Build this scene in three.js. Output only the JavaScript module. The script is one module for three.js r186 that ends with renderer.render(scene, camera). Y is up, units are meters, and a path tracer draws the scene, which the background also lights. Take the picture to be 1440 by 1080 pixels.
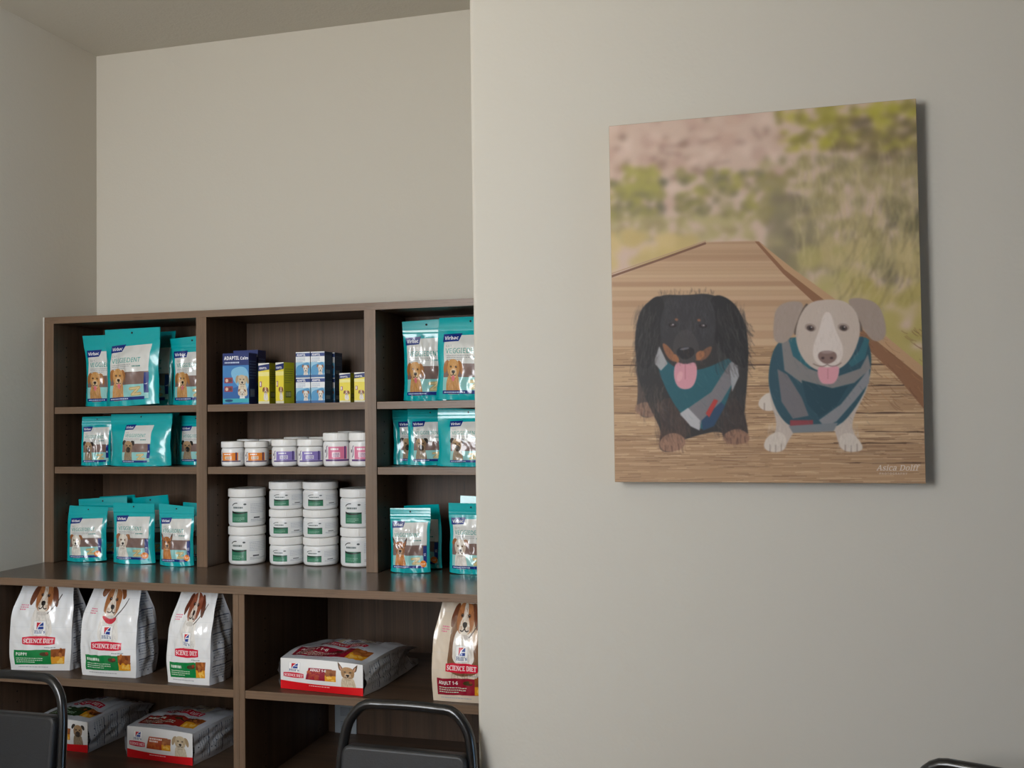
import * as THREE from 'three';
import { RectAreaLightUniformsLib } from 'three/addons/lights/RectAreaLightUniformsLib.js';
import { mergeGeometries, mergeVertices } from 'three/addons/utils/BufferGeometryUtils.js';
import { ImprovedNoise } from 'three/addons/math/ImprovedNoise.js';

// ---------------------------------------------------------------- camera, daylight, exposure
// World: x runs right along the back wall from the left wall (x = 0), y up from the floor,
// z out from the back wall (z = 0) towards the viewer. Metres.
const COUNTER = 1.07;                                   // height of the worktop
const scene = new THREE.Scene();
const camera = new THREE.PerspectiveCamera(42.19, 1440 / 1080, 0.05, 60);
camera.position.set(2.326, COUNTER + 0.462, 2.984);
camera.rotation.order = 'YXZ';
camera.rotation.set(0.0295, 0.2668, -0.0136);

const renderer = new THREE.WebGLRenderer({ antialias: true });
renderer.toneMapping = THREE.LinearToneMapping;
renderer.toneMappingExposure = 1.0;
renderer.shadowMap.enabled = true;
RectAreaLightUniformsLib.init();

scene.background = new THREE.Color().setRGB(0.50, 0.72, 1.0).multiplyScalar(5);   // open sky outside the windows

// daylight: one shop window in the wall behind the viewer, towards the left; sunlit street outside it
const ROOM = { x1: 7.6, z1: 3.95, ceil: COUNTER + 1.747 };
const WIN = { x0: 0.25, x1: 1.3, y0: 1.2, y1: 2.65, z: 3.38, jog: 1.45 };      // in wall_front
const SIDE = { z0: 2.35, z1: 3.65, y0: 0.1, y1: 2.05 };     // glazed door in the far right wall, in open shade      // in wall_front
{
  const x = (WIN.x0 + WIN.x1) / 2, y = (WIN.y0 + WIN.y1) / 2, z = WIN.z - 0.03;
  const daylight = new THREE.RectAreaLight(new THREE.Color().setRGB(1, 0.958, 0.9), 11.5, WIN.x1 - WIN.x0 - 0.1, WIN.y1 - WIN.y0 - 0.1);
  daylight.position.set(x, y, z); daylight.lookAt(x, y, 0); daylight.name = 'shop_window_daylight';
  const zs = (SIDE.z0 + SIDE.z1) / 2, ys = (SIDE.y0 + SIDE.y1) / 2;
  const blue = new THREE.RectAreaLight(new THREE.Color().setRGB(0.22, 0.58, 1), 2.6, SIDE.z1 - SIDE.z0 - 0.1, SIDE.y1 - SIDE.y0 - 0.1);
  blue.position.set(ROOM.x1 - 0.03, ys, zs); blue.lookAt(0, ys, zs); blue.name = 'glazed_door_daylight';
  const sun = new THREE.DirectionalLight(new THREE.Color().setRGB(1, 0.9, 0.74), 14);      // stands behind the building: reaches only the pavement outside
  sun.position.set(0, 16, -3); sun.target.position.set(1.5, 0, 6); sun.name = 'sun';
  scene.add(daylight, blue, sun, sun.target);
  sun.castShadow = true; sun.shadow.mapSize.set(2048, 2048);
  Object.assign(sun.shadow.camera, { left: -16, right: 16, top: 16, bottom: -16, near: 1, far: 50 });
}

// ---------------------------------------------------------------- helpers
const rand = (seed) => () => { seed |= 0; seed = (seed + 0x6D2B79F5) | 0; let t = Math.imul(seed ^ (seed >>> 15), 1 | seed); t = (t + Math.imul(t ^ (t >>> 7), 61 | t)) ^ t; return ((t ^ (t >>> 14)) >>> 0) / 4294967296; };
const noise = new ImprovedNoise();
const nz = (x, y, z = 0) => noise.noise(x, y, z);
const taken = {};
function numbered(name) { const n = taken[name] = (taken[name] ?? -1) + 1; return n ? name + '_' + String(n).padStart(3, '0') : name; }
function shade(o) { o.traverse((c) => { if (c.isMesh) { c.castShadow = true; c.receiveShadow = true; } }); return o; }
function part(name, geometry, material, parent) { const m = new THREE.Mesh(geometry, material); m.name = name; m.castShadow = m.receiveShadow = true; parent.add(m); return m; }
function thing(name, label, category, pos = [0, 0, 0], turn = 0, group) {
  const o = new THREE.Group(); o.name = numbered(name); o.position.set(...pos); o.rotation.y = turn;
  o.userData = { label, category }; if (group) o.userData.group = group;
  scene.add(o); return o;
}
function struct(name, geometry, material, parent) {
  const m = part(name, geometry, material, parent ?? scene); if (!parent) m.userData.kind = 'structure'; return m;
}
// box with chamfered edges; uv in metres, v running along the chosen grain axis
function board(w, h, d, grain = 'y', c = 0.0012) {
  const H = [w / 2, h / 2, d / 2]; c = Math.min(c, ...H.map((x) => x * 0.45));
  const pos = [], uv = [], nor = [], ga = { x: 0, y: 1, z: 2 }[grain];
  const poly = (pts) => {
    const a = new THREE.Vector3(...pts[0]), b = new THREE.Vector3(...pts[1]), e = new THREE.Vector3(...pts[2]);
    const n = b.clone().sub(a).cross(e.clone().sub(a)).normalize();
    const centre = pts.reduce((s, p) => s.add(new THREE.Vector3(...p)), new THREE.Vector3());
    if (n.dot(centre) < 0) { pts.reverse(); n.negate(); }
    const A = [Math.abs(n.x), Math.abs(n.y), Math.abs(n.z)], k = A.indexOf(Math.max(...A));
    let va = ga === k ? (k + 1) % 3 : ga, ua = 3 - k - va;
    for (let i = 1; i + 1 < pts.length; i++) for (const p of [pts[0], pts[i], pts[i + 1]]) { pos.push(...p); nor.push(n.x, n.y, n.z); uv.push(p[ua], p[va]); }
  };
  const P = (s, k) => s.map((q, i) => q * (i === k ? H[i] : H[i] - c));
  for (let k = 0; k < 3; k++) for (const s of [-1, 1]) {
    const i = (k + 1) % 3, j = (k + 2) % 3, q = (a, b) => { const v = [0, 0, 0]; v[k] = s; v[i] = a; v[j] = b; return P(v, k); };
    poly([q(-1, -1), q(1, -1), q(1, 1), q(-1, 1)]);
  }
  for (let k = 0; k < 3; k++) for (const a of [-1, 1]) for (const b of [-1, 1]) {
    const i = (k + 1) % 3, j = (k + 2) % 3, v = (s) => { const u = [0, 0, 0]; u[k] = s; u[i] = a; u[j] = b; return u; };
    poly([P(v(-1), i), P(v(1), i), P(v(1), j), P(v(-1), j)]);
  }
  for (const a of [-1, 1]) for (const b of [-1, 1]) for (const e of [-1, 1]) poly([P([a, b, e], 0), P([a, b, e], 1), P([a, b, e], 2)]);
  const g = new THREE.BufferGeometry();
  g.setAttribute('position', new THREE.Float32BufferAttribute(pos, 3)); g.setAttribute('normal', new THREE.Float32BufferAttribute(nor, 3)); g.setAttribute('uv', new THREE.Float32BufferAttribute(uv, 2));
  return g;
}
// a board given by its corner ranges
function span(x0, x1, y0, y1, z0, z1, grain, c) { return board(x1 - x0, y1 - y0, z1 - z0, grain, c).translate((x0 + x1) / 2, (y0 + y1) / 2, (z0 + z1) / 2); }
function dataTex(w, h, fn, srgb, rx = 1, ry = 1) {
  const d = new Uint8Array(w * h * 4);
  for (let y = 0; y < h; y++) for (let x = 0; x < w; x++) { const c = fn(x, y); const o = (y * w + x) * 4; d[o] = c[0]; d[o + 1] = c[1]; d[o + 2] = c[2]; d[o + 3] = 255; }
  const t = new THREE.DataTexture(d, w, h); t.wrapS = t.wrapT = THREE.RepeatWrapping; t.magFilter = THREE.LinearFilter; t.minFilter = THREE.LinearMipmapLinearFilter; t.generateMipmaps = true;
  if (srgb) t.colorSpace = THREE.SRGBColorSpace; t.repeat.set(rx, ry); t.needsUpdate = true; return t;
}
// photo pixel -> direction -> point on a plane of the room (z = const or y = const)
// (the spot the photograph was taken from, kept apart from the render camera)
const SPOT = new THREE.Vector3(2.326, COUNTER + 0.462, 2.984), HEADING = new THREE.Quaternion().setFromEuler(new THREE.Euler(0.0295, 0.2668, -0.0136, 'YXZ'));
const FOCAL = 540 / Math.tan(THREE.MathUtils.degToRad(42.19 / 2));
function ray(px, py) { return new THREE.Vector3((px - 720) / FOCAL, (540 - py) / FOCAL, -1).applyQuaternion(HEADING); }
function onZ(px, py, z) { const r = ray(px, py); return SPOT.clone().addScaledVector(r, (z - SPOT.z) / r.z); }
function onY(px, py, y) { const r = ray(px, py); return SPOT.clone().addScaledVector(r, (y - SPOT.y) / r.y); }

// ---------------------------------------------------------------- materials of the room
const tile = (n, f) => (x, y) => f(x / n, y / n);
// seamless value noise on a torus
function torus(seed, cells, cy = cells) {
  const r = rand(seed), g = Array.from({ length: cells * cy }, r), s = (t) => t * t * (3 - 2 * t);
  return (u, v) => {
    const x = ((u % 1) + 1) % 1 * cells, y = ((v % 1) + 1) % 1 * cy, i = Math.floor(x), j = Math.floor(y), a = s(x - i), b = s(y - j);
    const q = (p, t) => g[((t % cy) * cells) + (p % cells)];
    return (q(i, j) * (1 - a) + q(i + 1, j) * a) * (1 - b) + (q(i, j + 1) * (1 - a) + q(i + 1, j + 1) * a) * b;
  };
}
const M = {};
{
  const a = torus(1, 90), b = torus(2, 34), c = torus(3, 7);
  const peel = dataTex(512, 512, (x, y) => { const u = x / 512, v = y / 512, h = 255 * (0.45 * a(u, v) + 0.4 * b(u, v) + 0.15 * c(u, v)); return [h, h, h]; }, false, 2.2, 2.2);
  M.wall = new THREE.MeshStandardMaterial({ color: new THREE.Color().setRGB(0.60, 0.57, 0.505), roughness: 0.85, bumpMap: peel, bumpScale: 0.00035 });
  M.wallTan = new THREE.MeshStandardMaterial({ color: new THREE.Color().setRGB(0.38, 0.215, 0.10), roughness: 0.85, bumpMap: peel, bumpScale: 0.00035 });  // unseen walls; tan chosen to dim and warm the bounced light
  M.ceiling = new THREE.MeshStandardMaterial({ color: new THREE.Color().setRGB(0.57, 0.54, 0.47), roughness: 0.95, bumpMap: peel, bumpScale: 0.001 });
  const f1 = torus(4, 40), f2 = torus(5, 6);
  M.floor = new THREE.MeshStandardMaterial({ map: dataTex(256, 256, (x, y) => { const k = 0.8 + 0.25 * f1(x / 256, y / 256) + 0.15 * f2(x / 256, y / 256); return [120 * k, 99 * k, 78 * k]; }, true, 0.8, 0.8), roughness: 0.55 });
  M.pavement = new THREE.MeshStandardMaterial({ map: dataTex(256, 256, (x, y) => { const k = 0.85 + 0.2 * f1(x / 256, y / 256) + 0.1 * f2(x / 256, y / 256); return [184 * k, 178 * k, 166 * k]; }, true, 0.5, 0.5), roughness: 0.9 });
  M.trim = new THREE.MeshStandardMaterial({ color: 0xdad7d0, roughness: 0.5 });
  M.alu = new THREE.MeshStandardMaterial({ color: 0x6d6a66, roughness: 0.4, metalness: 0.8 });
  M.glass = new THREE.MeshPhysicalMaterial({ color: 0xffffff, transmission: 1, thickness: 0, roughness: 0.02 });
}
// dark walnut-look melamine: fine streaks along the grain (v)
function woodTex(seed, base) {
  const s1 = torus(seed, 150, 3), s2 = torus(seed + 1, 40, 2), s3 = torus(seed + 2, 9, 2), p = torus(seed + 3, 256, 14), w = torus(seed + 4, 4, 4);
  return dataTex(512, 512, (x, y) => {
    const v = y / 512, u = x / 512 + 0.012 * (w(x / 512, v) - 0.5);
    let k = 0.78 + 0.16 * s1(u, v) + 0.22 * s2(u, v) + 0.16 * s3(u, v); if (p(u, v) > 0.86) k *= 0.86;
    return base.map((q, i) => Math.min(255, q * k * (1 + (i - 1) * 0.05 * (s3(u, v) - 0.5))));
  }, true, 2.2, 0.9);
}
M.edge = new THREE.MeshPhysicalMaterial({ map: woodTex(71, [110, 89, 71]), roughness: 0.38, specularIntensity: 1 });  // panel wood again, lighter: light on the fronts put into the colour
M.wood = new THREE.MeshPhysicalMaterial({ map: woodTex(11, [80, 62, 48]), roughness: 0.42, specularIntensity: 0.7 });  // same wood, darkened: shade inside the bays put into the colour
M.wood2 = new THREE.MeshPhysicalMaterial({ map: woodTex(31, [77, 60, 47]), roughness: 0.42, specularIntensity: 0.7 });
M.top = new THREE.MeshPhysicalMaterial({ map: woodTex(51, [76, 61, 50]), roughness: 0.26, specularIntensity: 1, clearcoat: 0.3, clearcoatRoughness: 0.2 });
M.hole = new THREE.MeshStandardMaterial({ color: 0x14110f, roughness: 0.9 });
M.metalPin = new THREE.MeshStandardMaterial({ color: 0x9a9a98, roughness: 0.35, metalness: 1 });

// ---------------------------------------------------------------- the room
const T = 0.14, PART_Z = 0.885, PART_X = 1.664, ALCOVE = PART_X;
function boxGeo(x0, x1, y0, y1, z0, z1) { return span(x0, x1, y0, y1, z0, z1, 'y', 0.0005); }
struct('floor', boxGeo(-T, ROOM.x1 + T, -0.12, 0, -T, ROOM.z1 + T), M.floor);
struct('ceiling', boxGeo(-T, ROOM.x1 + T, ROOM.ceil, ROOM.ceil + 0.12, -T, ROOM.z1 + T), M.ceiling);
struct('wall_back', boxGeo(-T, ROOM.x1 + T, 0, ROOM.ceil, -T, 0), M.wall);
struct('wall_left', boxGeo(-T, 0, 0, ROOM.ceil, 0, WIN.z), M.wall);
// unseen front wall: window part set further in to shape the daylight
struct('wall_front', mergeGeometries([
  boxGeo(-T, WIN.x0, 0, ROOM.ceil, WIN.z, WIN.z + T), boxGeo(WIN.x1, WIN.jog, 0, ROOM.ceil, WIN.z, WIN.z + T),
  boxGeo(WIN.x0, WIN.x1, 0, WIN.y0, WIN.z, WIN.z + T), boxGeo(WIN.x0, WIN.x1, WIN.y1, ROOM.ceil, WIN.z, WIN.z + T),
  boxGeo(WIN.jog - T, WIN.jog, 0, ROOM.ceil, WIN.z + T, ROOM.z1), boxGeo(WIN.jog - T, ROOM.x1 + T, 0, ROOM.ceil, ROOM.z1, ROOM.z1 + T)]), M.wallTan);
struct('ground', boxGeo(-14, 18, -0.3, -0.13, ROOM.z1 - 8, ROOM.z1 + 22), M.pavement);
// the wall that carries the picture stands forward of the shelving alcove; its outer corner has a bull-nosed bead
{
  const s = new THREE.Shape(), r = 0.012, x0 = PART_X, x1 = ROOM.x1, z0 = 0, z1 = PART_Z;
  s.moveTo(x1, -z0); s.lineTo(x0, -z0); s.lineTo(x0, -z1 + r); s.quadraticCurveTo(x0, -z1, x0 + r, -z1); s.lineTo(x1, -z1);
  const g = new THREE.ExtrudeGeometry(s, { depth: ROOM.ceil, bevelEnabled: false, curveSegments: 8 }).rotateX(-Math.PI / 2);
  struct('wall_right', g, M.wall);
}
struct('wall_far', mergeGeometries([
  boxGeo(ROOM.x1, ROOM.x1 + T, 0, ROOM.ceil, PART_Z, SIDE.z0), boxGeo(ROOM.x1, ROOM.x1 + T, 0, ROOM.ceil, SIDE.z1, ROOM.z1),
  boxGeo(ROOM.x1, ROOM.x1 + T, 0, SIDE.y0, SIDE.z0, SIDE.z1), boxGeo(ROOM.x1, ROOM.x1 + T, SIDE.y1, ROOM.ceil, SIDE.z0, SIDE.z1)]), M.wallTan);
struct('baseboard_right', span(PART_X, ROOM.x1, 0, 0.1, PART_Z, PART_Z + 0.014, 'x'), M.trim);
struct('baseboard_left', span(0, 0.014, 0, 0.1, 0.6, WIN.z, 'z'), M.trim);
function windowUnit(name, toWorld, w, h) {   // frame, mullions and glass in a local x-y plane
  const g = new THREE.Group(); g.name = name; g.userData.kind = 'structure'; scene.add(g); g.applyMatrix4(toWorld);
  const f = 0.05, d = 0.08;
  const fr = [span(-w / 2, w / 2, h / 2 - f, h / 2, -d, 0, 'x'), span(-w / 2, w / 2, -h / 2, -h / 2 + f, -d, 0, 'x'), span(-w / 2, -w / 2 + f, -h / 2 + f, h / 2 - f, -d, 0, 'y'), span(w / 2 - f, w / 2, -h / 2 + f, h / 2 - f, -d, 0, 'y'), span(-0.02, 0.02, -h / 2 + f, h / 2 - f, -d, 0, 'y')];
  part('window_frame', mergeGeometries(fr), M.alu, g);
  for (const s of [-1, 1]) part('pane', span(s < 0 ? -w / 2 + f : 0.02, s < 0 ? -0.02 : w / 2 - f, -h / 2 + f, h / 2 - f, -d / 2 - 0.003, -d / 2 + 0.003, 'y'), M.glass, g);
  return g;
}
windowUnit('window_1', new THREE.Matrix4().makeRotationY(Math.PI).setPosition((WIN.x0 + WIN.x1) / 2, (WIN.y0 + WIN.y1) / 2, WIN.z + 0.03), WIN.x1 - WIN.x0, WIN.y1 - WIN.y0);
windowUnit('window_2', new THREE.Matrix4().makeRotationY(-Math.PI / 2).setPosition(ROOM.x1 + 0.03, (SIDE.y0 + SIDE.y1) / 2, (SIDE.z0 + SIDE.z1) / 2), SIDE.z1 - SIDE.z0, SIDE.y1 - SIDE.y0);

// ---------------------------------------------------------------- shelving
const D1 = 0.26, D2 = 0.5434, TH = 0.0215, BACK = 0.018;
const Y1 = COUNTER + 0.5016, Y2 = COUNTER + 0.3088, YTOP = COUNTER + 0.795;      // upper shelf levels
const LY1 = COUNTER - 0.2861, LY2 = LY1 - 0.268, LY3 = LY2 - 0.268;              // lower shelf levels
const BAYS = [[0.038, 0.564], [0.600, 1.1294], [1.1656, 1.622]];
// a panel plus an added front strip, its lighter tone painting in the light there
function litEdged(name, x0, x1, y0, y1, z0, z1, grain, m, u, em) {
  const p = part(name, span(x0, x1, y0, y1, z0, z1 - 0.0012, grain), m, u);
  part('lit_edge_strip', span(x0, x1, y0, y1, z1 - 0.0011, z1, grain, 0.0004), em, p); return p;
}
{
  const u = thing('wall_shelf_unit', 'dark brown wood shelf unit of open square bays standing on the counter', 'shelf unit');
  const lo = COUNTER + 0.0005;
  litEdged('side_panel', 0.001, 0.038, lo, YTOP - TH, 0.004, D1, 'y', M.wood, u, M.edge);
  for (let i = 0; i < 2; i++) litEdged('divider', BAYS[i][1], BAYS[i + 1][0], lo, YTOP - TH, BACK, D1, 'y', i % 2 ? M.wood2 : M.wood, u, M.edge);
  litEdged('side_panel', 1.622, 1.66, lo, YTOP - TH, 0.004, D1, 'y', M.wood2, u, M.edge);
  litEdged('top_panel', 0.001, 1.66, YTOP - TH, YTOP, 0.004, D1, 'x', M.wood, u, M.edge);
  part('back_panel', span(0.038, 1.622, lo, YTOP - TH, 0.004, BACK, 'y'), M.wood2, u);
  const holes = [];
  for (const [x0, x1] of BAYS) {
    for (const y of [Y1, Y2]) litEdged('shelf', x0 + 0.001, x1 - 0.001, y - TH, y, BACK, D1 - 0.004, 'x', (x0 > 1) ? M.wood2 : M.wood, u, M.edge);
    for (const s of [0, 1]) for (const z of [0.06, 0.2]) for (let y = lo + 0.09; y < YTOP - 0.08; y += 0.032) {
      if (Math.abs(y - Y1 + 0.01) < 0.02 || Math.abs(y - Y2 + 0.01) < 0.02) continue;
      holes.push(new THREE.CylinderGeometry(0.0026, 0.0026, 0.0012, 8).rotateZ(Math.PI / 2).translate(s ? x1 : x0, y, z));
    }
  }
  const h = part('shelf_pin_holes', mergeGeometries(holes), M.hole, u); h.userData.kind = 'stuff';
}
{
  const c = thing('worktop', 'dark brown wood worktop between the upper shelves and the lower cabinets', 'worktop');
  litEdged('slab', 0.001, 1.66, COUNTER - TH, COUNTER, 0.002, D2, 'x', M.top, c, M.edge);
}
struct('trim_1', span(0.0002, 0.0036, COUNTER + 0.001, YTOP, D1 + 0.0003, D1 + 0.003, 'y', 0.0008), M.trim);   // bead of filler between the unit and the left wall
const LB = [[0.04, 0.851], [0.8864, 1.622]];
for (let i = 0; i < 2; i++) {
  const u = thing('lower_cabinet', ['dark brown open cabinet in the room corner holding upright white bags', 'dark brown open cabinet by the picture wall holding one bag lying flat'][i], 'cabinet', [0, 0, 0], 0, 'open cabinets under the worktop');
  const x0 = i ? (LB[i - 1][1] + LB[i][0]) / 2 : 0.004, x1 = i < 1 ? (LB[i][1] + LB[i + 1][0]) / 2 : 1.66, y1 = COUNTER - TH - 0.0005, f = D2 - 0.012, m = i ? M.wood2 : M.wood;
  litEdged('side_panel', x0 + 0.0003, LB[i][0], 0.002, y1, 0.004, f, 'y', m, u, M.edge);
  litEdged('side_panel', LB[i][1], x1 - 0.0003, 0.002, y1, 0.004, f, 'y', m, u, M.edge);
  part('back_panel', span(LB[i][0], LB[i][1], 0.002, y1, 0.004, BACK, 'y'), m, u);
  for (const y of [LY1, LY2, LY3]) litEdged('shelf', LB[i][0], LB[i][1], y - TH, y, BACK, f - 0.002, 'x', M.wood2, u, M.edge);
  part('toe_kick', span(LB[i][0], LB[i][1], 0.002, 0.09, f - 0.08, f - 0.062, 'x'), m, u);
  const holes = [];
  for (const s of [0, 1]) for (const z of [0.08, 0.42]) for (let y = 0.35; y < y1 - 0.06; y += 0.032) {
    if ([LY1, LY2, LY3].some((q) => Math.abs(y - q + 0.01) < 0.02)) continue;
    holes.push(new THREE.CylinderGeometry(0.0026, 0.0026, 0.0012, 8).rotateZ(Math.PI / 2).translate(LB[i][s], y, z));
  }
  part('shelf_pin_holes', mergeGeometries(holes), M.hole, u).userData.kind = 'stuff';
}

// ---------------------------------------------------------------- printed artwork (flat print only)
function canvasTex(w, h, paint, opts = {}) {
  const c = document.createElement('canvas'); c.width = w; c.height = h;
  const g = c.getContext('2d'); paint(g, w, h);
  const t = new THREE.CanvasTexture(c); t.colorSpace = THREE.SRGBColorSpace; t.anisotropy = 8; return t;
}
const rgb = (c, a = 1) => `rgba(${c.map((v) => Math.max(0, Math.min(255, Math.round(v)))).join(',')},${a})`;
const mixc = (a, b, t) => a.map((v, i) => v + (b[i] - v) * t);
function blobPath(g, pts) {   // smooth closed outline through points
  const n = pts.length, m = (a, b) => [(a[0] + b[0]) / 2, (a[1] + b[1]) / 2];
  g.beginPath(); let s = m(pts[n - 1], pts[0]); g.moveTo(...s);
  for (let i = 0; i < n; i++) { const e = m(pts[i], pts[(i + 1) % n]); g.quadraticCurveTo(pts[i][0], pts[i][1], e[0], e[1]); }
  g.closePath();
}
function blob(g, pts, fill) { blobPath(g, pts); g.fillStyle = fill; g.fill(); }
function oval(g, x, y, rx, ry, fill, rot = 0) { g.beginPath(); g.ellipse(x, y, rx, ry, rot, 0, 7); g.fillStyle = fill; g.fill(); }
function strokes(g, R, n, area, dir, len, width, cols, alpha = 0.5) {   // short fur or straw strokes
  g.lineCap = 'round';
  for (let i = 0; i < n; i++) {
    const p = area(R), d = typeof dir === 'function' ? dir(p[0], p[1], R) : dir + (R() - 0.5) * 0.5, l = len * (0.5 + R());
    g.strokeStyle = rgb(cols[Math.floor(R() * cols.length)], alpha * (0.5 + 0.5 * R())); g.lineWidth = width * (0.5 + R());
    g.beginPath(); g.moveTo(p[0], p[1]); g.quadraticCurveTo(p[0] + Math.cos(d + 0.3) * l * 0.5, p[1] + Math.sin(d + 0.3) * l * 0.5, p[0] + Math.cos(d) * l, p[1] + Math.sin(d) * l); g.stroke();
  }
}
// a small printed dog portrait, head and chest, in a box of size s centred at x, y (y = middle of the head)
function dogPrint(g, x, y, s, o) {
  const R = rand(o.seed ?? 7), S = (v) => v * s;
  const { coat, dark, light = [235, 228, 216], ears = 'drop', chest = coat, blaze = false, tilt = 0, mask = false, tongue = false, collar } = o;
  g.save(); g.translate(x, y); g.transform(0.92, 0.05, 0.06, 1, 0, 0); g.rotate(tilt);
  blob(g, [[S(-0.3), S(0.2)], [S(-0.42), S(0.75)], [S(-0.45), S(1.2)], [S(0.42), S(1.2)], [S(0.4), S(0.7)], [S(0.28), S(0.2)]], rgb(chest));
  strokes(g, R, 160, (r) => [S(-0.35 + 0.7 * r()), S(0.35 + 0.7 * r())], 1.57, S(0.14), S(0.02), [mixc(chest, [0, 0, 0], 0.18), mixc(chest, [255, 255, 255], 0.25)], 0.6);
  if (collar) blob(g, [[S(-0.3), S(0.36)], [S(0), S(0.5)], [S(0.3), S(0.36)], [S(0.3), S(0.5)], [S(0), S(0.66)], [S(-0.3), S(0.5)]], rgb(collar));
  if (ears === 'up') for (const q of [-1, 1]) { blob(g, [[S(q * 0.2), S(-0.25)], [S(q * 0.55), S(-0.7)], [S(q * 0.6), S(-0.72)], [S(q * 0.48), S(-0.1)]], rgb(dark)); blob(g, [[S(q * 0.28), S(-0.25)], [S(q * 0.5), S(-0.6)], [S(q * 0.42), S(-0.15)]], rgb(mixc(coat, [210, 150, 140], 0.5))); }
  blob(g, [[S(-0.2), S(-0.45)], [S(0.2), S(-0.45)], [S(0.4), S(-0.2)], [S(0.36), S(0.12)], [S(0.2), S(0.38)], [S(-0.2), S(0.38)], [S(-0.36), S(0.12)], [S(-0.4), S(-0.2)]], rgb(coat));
  if (blaze) blob(g, [[S(-0.07), S(-0.45)], [S(0.07), S(-0.45)], [S(0.09), S(-0.1)], [S(0.24), S(0.16)], [S(0.18), S(0.38)], [S(-0.18), S(0.38)], [S(-0.24), S(0.16)], [S(-0.09), S(-0.1)]], rgb(light));
  else blob(g, [[S(-0.12), S(-0.02)], [S(0.12), S(-0.02)], [S(0.24), S(0.2)], [S(0.16), S(0.4)], [S(-0.16), S(0.4)], [S(-0.24), S(0.2)]], rgb(mask ? dark : mixc(coat, light, 0.45)));
  if (ears === 'drop') for (const q of [-1, 1]) blob(g, [[S(q * 0.26), S(-0.42)], [S(q * 0.5), S(-0.36)], [S(q * 0.62), S(0.0)], [S(q * 0.54), S(0.28)], [S(q * 0.4), S(0.1)], [S(q * 0.34), S(-0.2)]], rgb(dark));
  if (ears === 'fold') for (const q of [-1, 1]) blob(g, [[S(q * 0.2), S(-0.46)], [S(q * 0.5), S(-0.5)], [S(q * 0.62), S(-0.22)], [S(q * 0.48), S(-0.1)], [S(q * 0.36), S(-0.26)]], rgb(dark));
  for (const q of [-1, 1]) { oval(g, S(q * 0.27), S(0.02), S(0.1), S(0.26), rgb(mixc(coat, dark, 0.6), 0.4)); oval(g, S(q * 0.16), S(0.26), S(0.07), S(0.1), rgb(mixc(coat, [90, 70, 60], 0.4), 0.3)); } oval(g, 0, S(0.43), S(0.2), S(0.06), rgb(mixc(chest, [90, 74, 62], 0.5), 0.35));
  strokes(g, R, 140, (r) => [S(-0.34 + 0.68 * r()), S(-0.4 + 0.6 * r())], 1.57, S(0.07), S(0.015), [mixc(coat, [0, 0, 0], 0.2), mixc(coat, [255, 255, 255], 0.2)], 0.5);
  for (const q of [-1, 1]) { oval(g, S(q * 0.15), S(-0.1), S(0.075), S(0.06), rgb(mixc(dark, [60, 44, 36], 0.5), 0.55)); oval(g, S(q * 0.15), S(-0.1), S(0.038), S(0.034), rgb([30, 22, 18])); oval(g, S(q * 0.15 + 0.01), S(-0.112), S(0.009), S(0.009), rgb([235, 235, 235])); }
  if (tongue) { blob(g, [[S(-0.1), S(0.3)], [S(0.1), S(0.3)], [S(0.1), S(0.5)], [S(0), S(0.58)], [S(-0.1), S(0.5)]], rgb([222, 120, 130])); }
  g.strokeStyle = rgb([50, 34, 30]); g.lineWidth = S(0.03); g.beginPath(); g.moveTo(S(-0.16), S(0.27)); g.quadraticCurveTo(S(-0.04), S(0.34), 0, S(0.2)); g.quadraticCurveTo(S(0.04), S(0.34), S(0.16), S(0.27)); g.stroke();
  blob(g, [[S(-0.1), S(0.06)], [S(0.1), S(0.06)], [S(0.09), S(0.17)], [S(0), S(0.22)], [S(-0.09), S(0.17)]], rgb([34, 28, 28]));
  g.restore();
}
function lines(g, x, y, w, n, gap, h, col, R) { g.fillStyle = col; for (let i = 0; i < n; i++) { let u = 0; while (u < w * (i === n - 1 ? 0.7 : 0.97)) { const k = 4 + R() * 14; g.fillRect(x + u, y + i * gap, Math.min(k, w - u), h); u += k + 3; } } }
const DOGS = {
  golden: { coat: [214, 160, 96], dark: [170, 112, 60], chest: [206, 150, 90], ears: 'drop', tongue: true, seed: 3 },
  shepherd: { coat: [176, 142, 104], dark: [46, 38, 34], chest: [150, 130, 104], ears: 'fold', mask: true, seed: 4 },
  terrier: { coat: [226, 218, 206], dark: [150, 96, 58], chest: [232, 226, 216], ears: 'fold', blaze: true, seed: 5 },
  small: { coat: [172, 108, 58], dark: [64, 42, 32], chest: [206, 130, 66], ears: 'up', seed: 6 },
  beagle: { coat: [186, 120, 70], dark: [112, 62, 38], chest: [236, 230, 222], blaze: true, ears: 'drop', seed: 8 },
  russell: { coat: [178, 116, 70], dark: [140, 84, 48], chest: [236, 232, 226], blaze: true, ears: 'fold', collar: [206, 40, 62], seed: 9 },
  spaniel: { coat: [150, 78, 50], dark: [98, 46, 30], chest: [238, 234, 228], blaze: true, ears: 'drop', seed: 10 },
  puppy: { coat: [206, 188, 156], dark: [176, 152, 118], chest: [222, 208, 182], ears: 'drop', seed: 12 },
  tabby: { coat: [180, 138, 92], dark: [96, 70, 48], chest: [214, 196, 168], ears: 'up', seed: 13 },
};
const TEAL = [8, 172, 178], NAVY = [24, 50, 128];
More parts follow.
